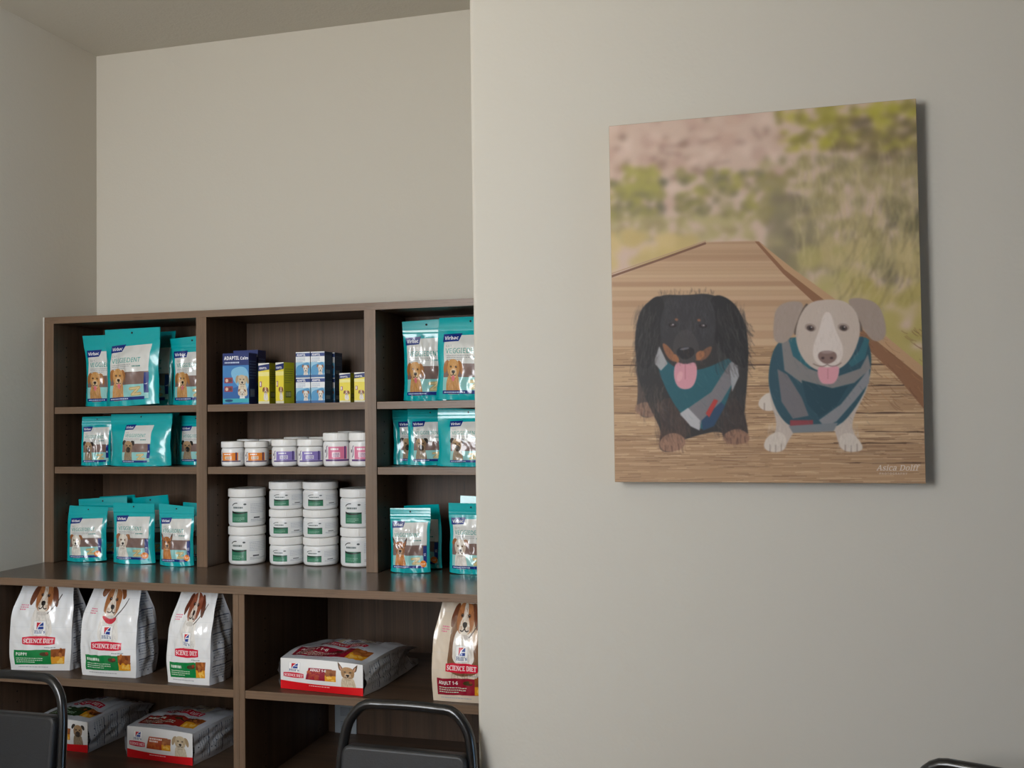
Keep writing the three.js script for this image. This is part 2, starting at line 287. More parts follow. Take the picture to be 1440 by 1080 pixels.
// dental-chew pouch, front panel (the seal strip above it is a part of its own)
function pouchPrint(dog, size, badge) {
  return canvasTex(420, 480, (g, W, H) => {
    const R = rand(size.charCodeAt(0) * 7 + 11);
    g.fillStyle = rgb(TEAL); g.fillRect(0, 0, W, H);
    g.fillStyle = rgb([226, 226, 222]); blob(g, [[34, 36], [34, 36], [W - 26, 30], [W - 26, 30], [W - 26, 250], [W - 26, 250], [34, 250], [34, 250]], rgb([222, 223, 220]));
    g.fillStyle = rgb([128, 104, 98]); g.fillRect(34, 232, W - 60, 92);
    g.fillStyle = rgb([150, 208, 206]); g.fillRect(34, 324, W - 60, 106);
    g.fillStyle = rgb(NAVY); g.beginPath(); g.moveTo(22, 26); g.lineTo(160, 20); g.lineTo(142, 76); g.lineTo(22, 82); g.fill();
    g.fillStyle = '#fff'; g.font = 'bold 34px sans-serif'; g.save(); g.translate(34, 66); g.rotate(-0.03); g.fillText('Virbac', 0, 0); g.restore();
    g.fillStyle = rgb([120, 128, 130]); g.font = '20px sans-serif'; g.fillText('C.E.T.', 52, 116);
    g.fillStyle = rgb([26, 150, 140]); g.font = '47px sans-serif'; g.fillText('VEGGIEDENT', 50, 160, 300);
    lines(g, 52, 174, 190, 3, 13, 4, rgb([140, 146, 150]), R);
    lines(g, 260, 186, 96, 1, 10, 9, rgb([40, 130, 126]), R);
    dogPrint(g, 112, 268, 150, DOGS[dog]);
    // the chew itself, printed beside the dog
    g.strokeStyle = rgb([196, 176, 120]); g.lineWidth = 22; g.lineCap = 'round'; g.lineJoin = 'round'; g.beginPath(); g.moveTo(240, 356); g.lineTo(318, 350); g.lineTo(250, 398); g.lineTo(330, 394); g.stroke();
    g.strokeStyle = rgb([224, 206, 156]); g.lineWidth = 8; g.stroke();
    g.fillStyle = rgb(NAVY); g.fillRect(W - 58, 240, 34, 150); g.fillStyle = '#dfe6f4'; g.font = 'bold 24px sans-serif'; g.save(); g.translate(W - 34, 330); g.rotate(-1.57); g.fillText(size, 0, 0); g.restore();
    g.fillStyle = rgb(NAVY); g.fillRect(34, 414, W - 90, 24); lines(g, 46, 423, 220, 1, 10, 7, '#cfe0f2', R);
    g.fillStyle = rgb(TEAL); g.fillRect(0, 440, W, 40);
    if (badge) { oval(g, W - 62, 398, 32, 30, rgb([236, 132, 40])); lines(g, W - 82, 392, 40, 2, 10, 5, '#fff0dc', R); }
  });
}
// dog food bag, front panel
function hillsLogo(g, x, y, s) {
  g.fillStyle = '#fbfbf9'; g.fillRect(x - s * 0.6, y - s * 0.62, s * 1.2, s * 1.24); g.strokeStyle = '#c9ccd4'; g.lineWidth = s * 0.03; g.strokeRect(x - s * 0.6, y - s * 0.62, s * 1.2, s * 1.24);
  g.fillStyle = rgb([28, 62, 150]); g.beginPath(); g.moveTo(x - s * 0.3, y - s * 0.5); g.lineTo(x + s * 0.36, y - s * 0.5); g.lineTo(x + s * 0.36, y + s * 0.12); g.lineTo(x - s * 0.3, y + s * 0.12); g.fill();
  g.fillStyle = rgb([206, 30, 50]); g.beginPath(); g.moveTo(x - s * 0.3, y - s * 0.5); g.lineTo(x + s * 0.2, y - s * 0.5); g.quadraticCurveTo(x - s * 0.2, y - s * 0.2, x - s * 0.3, y + s * 0.12); g.fill();
  g.strokeStyle = '#fff'; g.lineWidth = s * 0.07; g.beginPath(); g.moveTo(x + s * 0.26, y - s * 0.5); g.quadraticCurveTo(x - s * 0.16, y - s * 0.24, x - s * 0.2, y + s * 0.12); g.moveTo(x + s * 0.36, y - s * 0.16); g.lineTo(x - s * 0.12, y - s * 0.16); g.stroke();
  g.fillStyle = rgb([24, 52, 120]); g.font = `bold ${s * 0.42}px serif`; g.textAlign = 'center'; g.fillText("Hill's", x, y + s * 0.5); g.textAlign = 'left';
}
function dietBanner(g, x, y, w, h, text = 'SCIENCE DIET') {
  g.fillStyle = rgb([214, 30, 60]); g.beginPath(); g.moveTo(x, y + h * 0.12); g.quadraticCurveTo(x + w * 0.5, y - h * 0.12, x + w, y + h * 0.12); g.lineTo(x + w, y + h * 0.86); g.quadraticCurveTo(x + w * 0.5, y + h * 1.12, x, y + h * 0.86); g.fill();
  g.fillStyle = '#fff'; g.font = `bold ${h * 0.66}px serif`; g.textAlign = 'center'; g.fillText(text, x + w / 2, y + h * 0.74, w * 0.92); g.textAlign = 'left';
}
function foodPhoto(g, x, y, w, h, R) {
  g.fillStyle = rgb([150, 84, 40]); g.fillRect(x, y, w, h * 0.5); g.fillStyle = rgb([232, 160, 40]); g.fillRect(x, y + h * 0.5, w, h * 0.5);
  for (let i = 0; i < 7; i++) oval(g, x + w * (0.15 + 0.7 * R()), y + h * (0.1 + 0.4 * R()), w * 0.2, h * 0.1, rgb(mixc([196, 120, 60], [120, 60, 30], R())), R() * 3);
  for (let i = 0; i < 4; i++) oval(g, x + w * (0.2 + 0.6 * R()), y + h * (0.65 + 0.25 * R()), w * 0.16, h * 0.09, rgb([246, 196, 90]), R() * 3);
}
function kibbleFront(dog, band, title, seed, base = [238, 239, 240]) {
  return canvasTex(420, 512, (g, W, H) => {
    const R = rand(seed); g.fillStyle = rgb(base); g.fillRect(0, 0, W, H);
    g.fillStyle = rgb(mixc(base, [180, 190, 200], 0.25)); for (let i = 0; i < 5; i++) g.fillRect(0, 40 + i * 100 + R() * 20, W, 2);
    if (base[2] < 200) { blob(g, [[W * 0.3, 0], [W * 0.78, 0], [W * 0.86, 200], [W * 0.8, 372], [W * 0.24, 372], [W * 0.3, 190]], rgb([128, 92, 66])); blob(g, [[W * 0.5, 40], [W * 0.86, 60], [W * 0.7, 260], [W * 0.52, 230]], rgb([206, 182, 156])); strokes(g, R, 260, (r) => [W * (0.3 + 0.5 * r()), 360 * r()], 1.6, 26, 3, [[104, 72, 50], [160, 122, 92], [84, 58, 42]], 0.5); }
    dogPrint(g, W * 0.5, 86, 190, DOGS[dog]);
    g.strokeStyle = rgb([60, 50, 48], 0.8); g.lineWidth = 7; g.beginPath(); g.moveTo(W * 0.6, 170); g.quadraticCurveTo(W * 0.7, 130, W * 0.8, 60); g.stroke();
    lines(g, 50, 120, 60, 3, 12, 6, rgb([226, 130, 156]), R);
    hillsLogo(g, W * 0.5, 254, 66); dietBanner(g, W * 0.24, 302, W * 0.52, 54);
    lines(g, W * 0.6, 366, 100, 1, 10, 5, rgb([150, 156, 160]), R);
    g.fillStyle = rgb(band); g.beginPath(); g.moveTo(36, 388); g.lineTo(W - 40, 380); g.lineTo(W - 40, 470); g.lineTo(36, 478); g.fill();
    g.fillStyle = '#f2f6f0'; g.font = 'bold 27px sans-serif'; if (title) g.fillText(title, 50, 420, 160); else lines(g, 50, 404, 150, 1, 10, 16, '#dfeee0', R); lines(g, 50, 434, 190, 3, 12, 5, rgb([206, 226, 206]), R);
    oval(g, 250, 410, 34, 12, rgb([74, 60, 34])); oval(g, 268, 404, 12, 8, rgb([150, 60, 40]));
    foodPhoto(g, W - 122, 378, 84, 92, R);
    lines(g, 60, 488, 300, 1, 10, 5, rgb([176, 180, 186]), R);
  });
}
function kibbleSide(seed, base = [230, 235, 243]) {
  return canvasTex(200, 400, (g, W, H) => {
    const R = rand(seed); g.fillStyle = rgb(base); g.fillRect(0, 0, W, H);
    for (let k = 0; k < 5; k++) { const y = 30 + k * 72; g.fillStyle = rgb([74, 92, 128]); g.fillRect(16, y, W - 32, 4); lines(g, 20, y + 12, W - 44, 4, 12, 3.5, rgb([150, 164, 188]), R); }
    for (let k = 0; k < 12; k++) oval(g, 24 + R() * (W - 50), 200 + R() * 180, 4, 3, rgb([60, 78, 110]));
  });
}
function kibbleBase(dog, band, title, seed) {   // bottom end, seen on bags that lie down
  return canvasTex(512, 256, (g, W, H) => {
    const R = rand(seed); g.fillStyle = rgb([238, 238, 238]); g.fillRect(0, 0, W, H);
    hillsLogo(g, 92, 70, 62); dietBanner(g, 20, 112, 136, 44);
    g.fillStyle = rgb(band); g.beginPath(); g.moveTo(186, 64); g.lineTo(330, 62); g.lineTo(330, 158); g.lineTo(168, 158); g.fill();
    for (let i = 0; i < 26; i++) oval(g, 186 + R() * 80, 92 + R() * 56, 13, 8, rgb(mixc(band, [210, 120, 50], 0.3 + 0.4 * R()), 0.7), R() * 3);
    foodPhoto(g, 290, 66, 66, 92, R);
    g.fillStyle = '#fff'; g.font = 'bold 26px sans-serif'; if (title) g.fillText(title, 196, 88, 100); else lines(g, 192, 72, 96, 2, 18, 12, '#f6e4dc', R);
    dogPrint(g, 424, 84, 112, DOGS[dog]);
    g.fillStyle = rgb([226, 24, 34]); g.beginPath(); g.moveTo(0, 184); g.quadraticCurveTo(W / 2, 200, W, 190); g.lineTo(W, H); g.lineTo(0, H); g.fill();
    lines(g, 186, 206, 170, 1, 10, 6, '#ffd6d6', R);
  });
}
// cartons
function cartonPrint(kind) {
  const yellow = kind === 'yellow', tall = kind === 'kit', W = 256, H = tall ? 460 : yellow ? 640 : 320;
  return canvasTex(W, H, (g) => {
    const R = rand(21);
    if (yellow) {
      g.fillStyle = rgb([240, 222, 74]); g.fillRect(0, 0, W, H); g.fillStyle = rgb([238, 238, 230]); g.fillRect(0, 0, W, H * 0.06);
      g.fillStyle = rgb([22, 44, 112]); g.beginPath(); g.moveTo(0, H * 0.06); g.lineTo(W, H * 0.02); g.lineTo(W, H * 0.16); g.lineTo(0, H * 0.2); g.fill();
      g.fillStyle = '#fff'; g.font = 'bold 44px sans-serif'; g.fillText('ADAPTIL', 18, H * 0.15, 220);
      g.fillStyle = rgb([246, 236, 150]); g.fillRect(0, H * 0.22, W, H * 0.1);
      g.fillStyle = rgb([176, 120, 120]); g.fillRect(26, H * 0.45, 56, 90); g.fillStyle = '#fff'; g.fillRect(36, H * 0.47, 20, 60);
      dogPrint(g, 168, H * 0.68, 130, DOGS.beagle); g.fillStyle = rgb([226, 222, 200]); g.fillRect(0, H * 0.94, W, H * 0.06);
    } else if (tall) {
      g.fillStyle = rgb([20, 44, 112]); g.fillRect(0, 0, W, H * 0.24); g.fillStyle = rgb([60, 130, 196]); g.fillRect(0, H * 0.24, W, H * 0.76);
      blob(g, [[0, H * 0.6], [110, H * 0.72], [W, H * 0.5], [W, H], [0, H]], rgb([40, 100, 170])); blob(g, [[60, H * 0.3], [W, H * 0.24], [W, H * 0.8], [120, H * 0.62]], rgb([128, 190, 226]));
      g.fillStyle = '#fff'; g.font = 'bold 46px sans-serif'; g.fillText('ADAPTIL', 14, 60, 150); g.font = 'bold 38px sans-serif'; g.fillText('Calm', 172, 60, 80); lines(g, 20, 78, 190, 1, 10, 14, '#c6d4ea', R);
      for (let k = 0; k < 2; k++) { g.fillStyle = rgb([150, 60, 80]); g.fillRect(16, 220 + k * 78, 82, 50); g.fillStyle = rgb([226, 206, 190]); oval(g, 40, 246 + k * 78, 14, 16, rgb([226, 196, 170])); oval(g, 74, 246 + k * 78, 14, 14, rgb([96, 62, 50])); }
      dogPrint(g, 190, 250, 118, DOGS.puppy); dogPrint(g, 190, 360, 70, { ...DOGS.terrier, chest: [240, 240, 240] });
      g.fillStyle = rgb([60, 178, 190]); g.fillRect(0, H - 50, W, 36); oval(g, 60, H - 32, 40, 12, rgb([20, 70, 120]));
    } else {
      g.fillStyle = rgb([150, 200, 226]); g.fillRect(0, 0, W, H); g.fillStyle = rgb([236, 240, 242]); g.fillRect(0, 0, W, 130);
      g.fillStyle = rgb([26, 60, 132]); g.fillRect(0, 14, W, 44); g.fillStyle = '#fff'; g.font = 'bold 38px sans-serif'; g.fillText('ADAPTIL', 20, 50, 200);
      blob(g, [[0, 180], [120, 150], [W, 120], [W, H], [0, H]], rgb([70, 150, 200])); lines(g, 18, 74, 150, 4, 16, 5, rgb([86, 120, 170]), R);
      dogPrint(g, 176, 220, 120, DOGS.terrier); g.fillStyle = rgb([40, 100, 160]); g.fillRect(0, H - 30, W, 30);
    }
  });
}
function cartonSide(base, ink, seed) {
  return canvasTex(128, 256, (g, W, H) => { const R = rand(seed); g.fillStyle = rgb(base); g.fillRect(0, 0, W, H); lines(g, 14, 40, W - 30, 7, 14, 4, rgb(ink), R); g.fillStyle = rgb(ink); g.fillRect(20, 180, 70, 40); g.fillStyle = rgb(mixc(base, [255, 255, 255], 0.6)); for (let i = 0; i < 14; i++) g.fillRect(26 + i * 4.4, 186, 1 + R() * 2, 26); });
}
// wrap-round jar labels: the band runs once round the jar, its front in the middle
function jarPrint(hue, dark) {
  return canvasTex(768, 160, (g, W, H) => {
    const R = rand(31); g.fillStyle = '#ecebea'; g.fillRect(0, 0, W, H);
    const x = 300; g.fillStyle = rgb(hue); g.fillRect(x, 14, 178, 110); g.fillStyle = rgb(dark); g.fillRect(x + 150, 10, 16, 112); g.fillRect(x - 34, 126, 240, 16);
    g.strokeStyle = rgb(dark); g.lineWidth = 7; g.beginPath(); g.moveTo(x - 10, 6); g.bezierCurveTo(x - 44, 30, x + 6, 60, x - 30, 110); g.stroke();
    lines(g, x + 24, 28, 104, 1, 10, 16, '#fff', R); g.fillStyle = rgb(mixc(hue, [255, 255, 255], 0.7)); g.fillRect(x + 36, 62, 74, 46); lines(g, x + 46, 72, 56, 3, 12, 5, rgb(dark), R);
    g.fillStyle = rgb([60, 50, 70]); g.fillRect(x - 46, 40, 14, 26);
    lines(g, x + 200, 18, 160, 8, 13, 4, rgb([176, 178, 188]), R); lines(g, 30, 18, 180, 8, 13, 4, rgb([176, 178, 188]), R);
  });
}
function tubPrint() {
  return canvasTex(1024, 200, (g, W, H) => {
    const R = rand(33); g.fillStyle = '#e6e9ea'; g.fillRect(0, 0, W, H);
    const x = 380; g.fillStyle = rgb([48, 122, 92]); g.fillRect(x, 92, 150, 98); g.fillStyle = rgb([20, 28, 26]); g.beginPath(); g.moveTo(x, 84); g.quadraticCurveTo(x + 60, 112, x + 150, 92); g.lineTo(x + 150, 102); g.quadraticCurveTo(x + 60, 124, x, 104); g.fill();
    g.strokeStyle = rgb([24, 30, 30]); g.lineWidth = 7; g.beginPath(); g.moveTo(x + 2, 40); g.quadraticCurveTo(x + 16, 14, x + 58, 16); g.stroke(); oval(g, x + 128, 26, 13, 8, rgb([70, 80, 86]));
    lines(g, x + 14, 48, 124, 1, 10, 16, rgb([90, 104, 104]), R);
    lines(g, x + 14, 146, 110, 3, 12, 4, rgb([150, 200, 176]), R);
    lines(g, x + 176, 24, 190, 6, 15, 4, rgb([170, 176, 190]), R); g.fillStyle = rgb([70, 76, 84]); g.fillRect(x + 206, 142, 60, 12); lines(g, x + 180, 164, 170, 2, 12, 4, rgb([140, 148, 160]), R);
    lines(g, 40, 30, 260, 9, 15, 4, rgb([180, 186, 196]), R); lines(g, 800, 30, 190, 9, 15, 4, rgb([180, 186, 196]), R);
  });
}

// ---------------------------------------------------------------- the canvas print: two dachshunds on a boardwalk
function picturePrint() {
  const W = 1024, H = 1280;
  return canvasTex(W, H, (out) => {
    let g = out;
    const layer = (soft, paint) => {   // paint on a sheet of its own, then lay it down with the lens blur of that distance
      const c = document.createElement('canvas'); c.width = W; c.height = H; g = c.getContext('2d'); paint();
      out.filter = soft ? `blur(${soft}px)` : 'none'; out.drawImage(c, 0, 0); out.filter = 'none'; g = out;
    };
    const R = rand(77);
    // sketch coordinates (measured on the print, 1 unit ~ 1.4 mm) -> texture pixels
    const q = (x, y) => {
      const v0 = (y - 160) / 520, xl = 856 + 9 * v0, xr = 1288 + 15 * v0, u = (x - xl) / (xr - xl);
      const yt = 176 - 37 * u, yb = 677 + 4 * u; return [u * W, ((y - yt) / (yb - yt)) * H];
    };
    const K = W / 438, Q = (pts) => pts.map((p) => q(...p));
    const ink = (c, a = 1) => rgb(c.map((v, i) => Math.pow(v / 255, 0.97) * 255 * [1.04, 1.04, 1.07][i]), a);
    const area = (x0, y0, x1, y1) => (r) => q(x0 + (x1 - x0) * r(), y0 + (y1 - y0) * r());
    const puff = (x, y, rx, ry, c, a = 1) => { const p = q(x, y); oval(g, p[0], p[1], rx * K, ry * K, ink(c, a), (R() - 0.5) * 0.8); };
    const cluster = (n, x0, y0, x1, y1, r0, r1, cols, a = 0.8) => { for (let i = 0; i < n; i++) { const r = r0 + (r1 - r0) * R(); puff(x0 + (x1 - x0) * R(), y0 + (y1 - y0) * R(), r, r * (0.5 + 0.5 * R()), cols[Math.floor(R() * cols.length)], a); } };
    const fur = (n, ar, dir, len, wid, cols, al = 0.5) => strokes(g, R, n, ar, dir, len * K, wid * K, cols.map((c) => c.map((v, i) => v * [1.04, 1.04, 1.07][i])), al);
    // soft far background
    layer(9, () => {
    g.fillStyle = ink([196, 170, 150]); g.fillRect(-20, -20, W + 40, H + 40);
    cluster(160, 850, 150, 1110, 290, 3, 14, [[204, 178, 158], [188, 156, 136], [210, 186, 168], [178, 146, 128]], 0.6);
    cluster(34, 860, 165, 1110, 260, 2, 9, [[142, 112, 96], [152, 124, 104], [134, 110, 92]], 0.55);
    for (const [x0, y0, x1, y1] of [[1066, 178, 1078, 196], [930, 205, 975, 203], [930, 212, 965, 216], [990, 200, 1020, 192], [1000, 232, 1035, 226]]) { g.strokeStyle = ink([128, 98, 84], 0.7); g.lineWidth = 4 * K; g.beginPath(); g.moveTo(...q(x0, y0)); g.lineTo(...q(x1, y1)); g.stroke(); }
    // brush and trees
    cluster(150, 858, 255, 938, 310, 3, 8, [[138, 132, 78], [116, 112, 76], [150, 142, 74], [96, 94, 72]], 0.8);
    cluster(90, 880, 235, 932, 270, 3, 7, [[160, 152, 78], [148, 140, 78]], 0.8);
    cluster(220, 960, 240, 1110, 310, 3, 9, [[140, 132, 76], [120, 114, 72], [156, 148, 78], [108, 104, 74], [150, 138, 96]], 0.8);
    cluster(160, 1100, 145, 1300, 210, 3, 10, [[164, 156, 58], [148, 140, 58], [128, 118, 62], [172, 162, 70]], 0.85);
    cluster(130, 1180, 165, 1310, 250, 3, 9, [[118, 104, 70], [134, 120, 78], [100, 88, 64]], 0.7);
    cluster(380, 1080, 220, 1310, 390, 4, 11, [[150, 138, 98], [160, 148, 104], [134, 124, 88], [142, 130, 84]], 0.75);
    cluster(40, 1095, 275, 1160, 370, 6, 16, [[118, 108, 84], [130, 120, 92]], 0.6);
    cluster(30, 1255, 290, 1310, 400, 6, 16, [[84, 80, 60], [104, 96, 66], [70, 68, 54]], 0.7);
    cluster(60, 1130, 340, 1310, 470, 8, 18, [[172, 154, 104], [180, 162, 112], [164, 152, 92]], 0.75);
    cluster(40, 1200, 400, 1320, 560, 10, 20, [[166, 150, 84], [158, 144, 78], [172, 154, 96]], 0.85);
    cluster(150, 858, 305, 1070, 338, 4, 9, [[164, 150, 102], [150, 136, 94], [172, 158, 112]], 0.8);
    cluster(40, 850, 330, 975, 372, 8, 18, [[190, 166, 106], [182, 160, 104], [196, 172, 118]], 0.8);
    });
    layer(3.5, () => {
    fur(420, area(1125, 240, 1290, 400), (x, y, r) => -1.57 + (r() - 0.5) * 0.5, 34, 1.1, [[188, 172, 122], [172, 158, 108], [152, 140, 92], [196, 180, 134]], 0.55);
    fur(260, area(1180, 330, 1300, 440), (x, y, r) => -1.35 + (r() - 0.5) * 0.8, 40, 1.2, [[196, 178, 128], [180, 162, 108], [120, 110, 74]], 0.6);
    });
    layer(2, () => {
    // boardwalk: receding deck, planks across it
    g.beginPath(); for (const p of Q([[850, 395], [1000, 341], [1072, 339], [1120, 385], [1170, 425], [1310, 548], [1310, 700], [850, 700]])) g.lineTo(...p); g.closePath(); g.fillStyle = ink([182, 150, 116]); g.fill();
    g.save(); g.clip();
    let y = 341, k = 0;
    while (y < 520) { const h = 2.5 + (y - 338) * 0.06; g.fillStyle = ink(mixc([190, 158, 124], [158, 124, 92], R()), 0.75); const a = q(840, y), b = q(1320, y), c = q(1320, y + h), d = q(840, y + h); g.beginPath(); g.moveTo(...a); g.lineTo(...b); g.lineTo(...c); g.lineTo(...d); g.fill(); g.strokeStyle = ink([136, 104, 78], 0.35); g.lineWidth = 0.8 * K; g.beginPath(); g.moveTo(...a); g.lineTo(...b); g.stroke(); y += h; k++; }
    g.restore();
    });
    layer(0.9, () => {
    g.save(); g.beginPath(); for (const p of Q([[850, 488], [1244, 488], [1310, 548], [1310, 700], [850, 700]])) g.lineTo(...p); g.closePath(); g.clip();
    const seams = [488, 515, 544, 582, 608, 623, 650, 690];
    for (let i = 0; i + 1 < seams.length; i++) {
      const y0 = seams[i], y1 = seams[i + 1], c = mixc([178, 146, 108], [150, 116, 84], R()), e = 0.6 * i;
      g.fillStyle = ink(c); g.beginPath(); for (const p of Q([[840, y0], [1320, y0 + e], [1320, y1 + e + 1], [840, y1 + 1]])) g.lineTo(...p); g.fill();
      for (let j = 0; j < 230; j++) { const gx = 845 + 470 * R(), gy = y0 + 1 + (y1 - y0 - 2) * R(), l = 15 + 60 * R(), t = [[200, 168, 128], [134, 102, 74], [112, 84, 62], [208, 180, 140]][Math.floor(R() * 4)]; g.strokeStyle = ink(t, 0.25 + 0.45 * R()); g.lineWidth = (0.4 + R()) * K; g.beginPath(); g.moveTo(...q(gx, gy)); g.lineTo(...q(gx + l * 0.5, gy + (R() - 0.5) * 1.2)); g.lineTo(...q(gx + l, gy + (R() - 0.5) * 1.5)); g.stroke(); }
      g.strokeStyle = ink([72, 50, 38], 0.9); g.lineWidth = 2.6 * K; g.beginPath(); g.moveTo(...q(840, y1)); for (let x = 860; x < 1320; x += 16) g.lineTo(...q(x, y1 + e + (R() - 0.5) * 1.6)); g.stroke();
    }
    g.restore();
    // kerb rails
    g.strokeStyle = ink([112, 78, 58]); g.lineWidth = 3.4 * K; g.beginPath(); g.moveTo(...q(850, 392)); g.lineTo(...q(930, 366)); g.lineTo(...q(1000, 342)); g.stroke();
    g.strokeStyle = ink([168, 138, 108]); g.lineWidth = 1.6 * K; g.beginPath(); g.moveTo(...q(850, 388)); g.lineTo(...q(1000, 339)); g.stroke();
    g.fillStyle = ink([130, 90, 62]); g.beginPath(); for (const p of Q([[1070, 340], [1076, 340], [1125, 382], [1180, 424], [1240, 470], [1312, 536], [1312, 592], [1262, 528], [1206, 474], [1150, 424], [1110, 386]])) g.lineTo(...p); g.fill();
    g.fillStyle = ink([176, 140, 102]); g.beginPath(); for (const p of Q([[1074, 339], [1125, 380], [1180, 421], [1240, 466], [1312, 530], [1312, 546], [1236, 480], [1170, 426], [1112, 380]])) g.lineTo(...p); g.fill();
    fur(90, area(1200, 460, 1305, 570), 0.75, 14, 1, [[110, 74, 50], [168, 122, 80], [92, 62, 44]], 0.5);
    });
    layer(1.7, () => {
    // ---------------- long-haired black and tan dachshund
    const black = [44, 42, 42], blk2 = [60, 58, 58], blk3 = [30, 29, 30], tan = [150, 96, 62], tan2 = [124, 82, 58];
    const pl = (pts, c, a = 1) => { g.beginPath(); for (const p of Q(pts)) g.lineTo(...p); g.closePath(); g.fillStyle = ink(c, a); g.fill(); };
    const sh = (pts, c, a) => blob(g, Q(pts), ink(c, a));
    sh([[896, 500], [900, 550], [897, 575], [905, 588], [925, 587], [938, 570], [930, 520]], [76, 66, 60]);
    sh([[893, 572], [898, 582], [915, 588], [930, 584], [928, 572], [910, 564]], [140, 108, 88]);
    sh([[896, 440], [896, 520], [910, 560], [932, 600], [938, 622], [965, 620], [990, 612], [1022, 606], [1030, 618], [1052, 612], [1058, 560], [1062, 500], [1056, 440], [1010, 412], [970, 416], [930, 414]], black);
    sh([[926, 560], [936, 600], [930, 628], [938, 637], [962, 634], [972, 618], [976, 560]], [58, 48, 44]);
    sh([[1016, 560], [1022, 600], [1026, 622], [1050, 624], [1062, 618], [1060, 600], [1050, 560]], [54, 46, 43]);
    sh([[932, 618], [933, 632], [944, 636], [962, 634], [972, 624], [966, 612], [948, 608]], [146, 110, 88]);
    sh([[1024, 612], [1028, 624], [1046, 626], [1064, 622], [1062, 610], [1044, 602]], [138, 102, 80]);
    for (const [x, yy] of [[940, 632], [950, 633], [960, 630], [1036, 622], [1046, 622], [1056, 620], [904, 582], [914, 584], [923, 582]]) { g.strokeStyle = ink([70, 50, 42], 0.8); g.lineWidth = 1.2 * K; g.beginPath(); g.moveTo(...q(x, yy - 6)); g.lineTo(...q(x + 1, yy + 3)); g.stroke(); }
    fur(300, area(925, 560, 978, 612), 1.5, 12, 0.7, [[84, 66, 56], [40, 36, 36], [104, 78, 62]], 0.5);
    fur(320, area(1012, 540, 1058, 606), 1.5, 12, 0.7, [[58, 54, 52], [34, 32, 32], [84, 70, 62]], 0.5);
    // bandana
    sh([[926, 492], [930, 520], [942, 550], [962, 582], [992, 606], [1010, 602], [1030, 570], [1044, 520], [1040, 500], [1000, 520], [960, 524]], [30, 84, 92]);
    pl([[924, 490], [932, 488], [944, 512], [934, 522], [925, 512]], [150, 150, 148]);
    pl([[962, 584], [978, 572], [1008, 552], [1034, 512], [1044, 508], [1042, 534], [1020, 570], [994, 592], [992, 604], [978, 598]], [112, 108, 108]);
    pl([[962, 582], [974, 574], [992, 592], [991, 606], [978, 600]], [168, 166, 164]); pl([[994, 592], [1022, 566], [1028, 572], [1012, 600], [996, 606]], [34, 62, 86]);
    pl([[1034, 512], [1044, 504], [1048, 530], [1038, 552]], [146, 146, 144]); pl([[1000, 582], [1012, 562], [1018, 564], [1005, 588]], [164, 52, 48]);
    fur(140, area(930, 510, 1036, 596), 0.9, 10, 0.5, [[60, 110, 116], [24, 62, 72], [140, 138, 136]], 0.3);
    // ears and head
    sh([[934, 412], [910, 428], [896, 458], [895, 500], [906, 522], [922, 514], [934, 480], [942, 440]], blk3); sh([[1012, 412], [1040, 424], [1056, 452], [1062, 490], [1060, 520], [1046, 516], [1026, 500], [1008, 470], [1000, 436]], blk3);
    sh([[944, 420], [968, 414], [978, 418], [990, 413], [1010, 424], [1016, 458], [1010, 492], [996, 512], [970, 518], [948, 510], [934, 484], [932, 450]], [48, 46, 47]);
    sh([[935, 482], [943, 485], [953, 497], [962, 508], [950, 510], [940, 498]], tan, 0.85); sh([[1010, 487], [1002, 489], [990, 498], [981, 508], [998, 508], [1007, 498]], tan2, 0.85);
    sh([[956, 470], [970, 462], [984, 470], [992, 492], [984, 510], [970, 514], [958, 508], [950, 492]], [60, 56, 55]);
    sh([[954, 496], [962, 506], [960, 512], [950, 506]], tan); sh([[984, 498], [994, 492], [1000, 500], [988, 510]], tan);
    fur(420, area(936, 416, 1012, 470), (x, yy, r) => 1.57 + (r() - 0.5), 9, 0.6, [[66, 64, 66], [34, 32, 34], [84, 82, 84]], 0.45);
    fur(300, area(897, 428, 932, 512), 1.7, 20, 0.7, [[66, 62, 60], [26, 25, 26], [84, 78, 74]], 0.5); fur(300, area(1014, 424, 1058, 514), 1.35, 20, 0.7, [[62, 58, 57], [26, 25, 26], [80, 74, 70]], 0.5);
    fur(60, area(1052, 450, 1064, 516), 1.0, 12, 0.5, [[40, 38, 38]], 0.7); fur(50, area(930, 410, 1012, 418), -1.57, 5, 0.5, [[44, 42, 42]], 0.7); fur(40, area(894, 440, 902, 520), 2.0, 10, 0.5, [[44, 42, 42]], 0.7);
    for (const [x, yy, c] of [[951, 458, 957], [996, 459, 990]]) { puff(x, yy, 6, 3.2, [28, 24, 24]); puff(x, yy - 0.5, 3, 1.7, [96, 84, 80], 0.9); puff(x + 1, yy - 1, 1, 0.8, [214, 214, 214]); puff(c, yy - 8, 2.6, 2, tan, 0.8); }
    sh([[958, 490], [970, 488], [983, 490], [984, 500], [970, 508], [957, 500]], [30, 29, 32]); puff(969, 491, 7, 1.8, [120, 120, 124], 0.7);
    sh([[956, 508], [970, 514], [986, 508], [988, 528], [982, 545], [970, 549], [958, 545], [952, 528]], [198, 138, 144]); g.strokeStyle = ink([160, 96, 104], 0.8); g.lineWidth = 1.1 * K; g.beginPath(); g.moveTo(...q(970, 512)); g.lineTo(...q(970, 534)); g.stroke(); puff(962, 530, 4, 8, [216, 162, 164], 0.6);
    fur(120, area(932, 606, 972, 634), 1.5, 6, 0.6, [[160, 122, 98], [96, 68, 54], [70, 52, 44]], 0.5); fur(120, area(1024, 602, 1062, 624), 1.5, 6, 0.6, [[150, 112, 90], [90, 64, 50], [66, 50, 42]], 0.5); fur(90, area(896, 566, 930, 586), 1.5, 6, 0.6, [[156, 120, 98], [96, 70, 56]], 0.5);
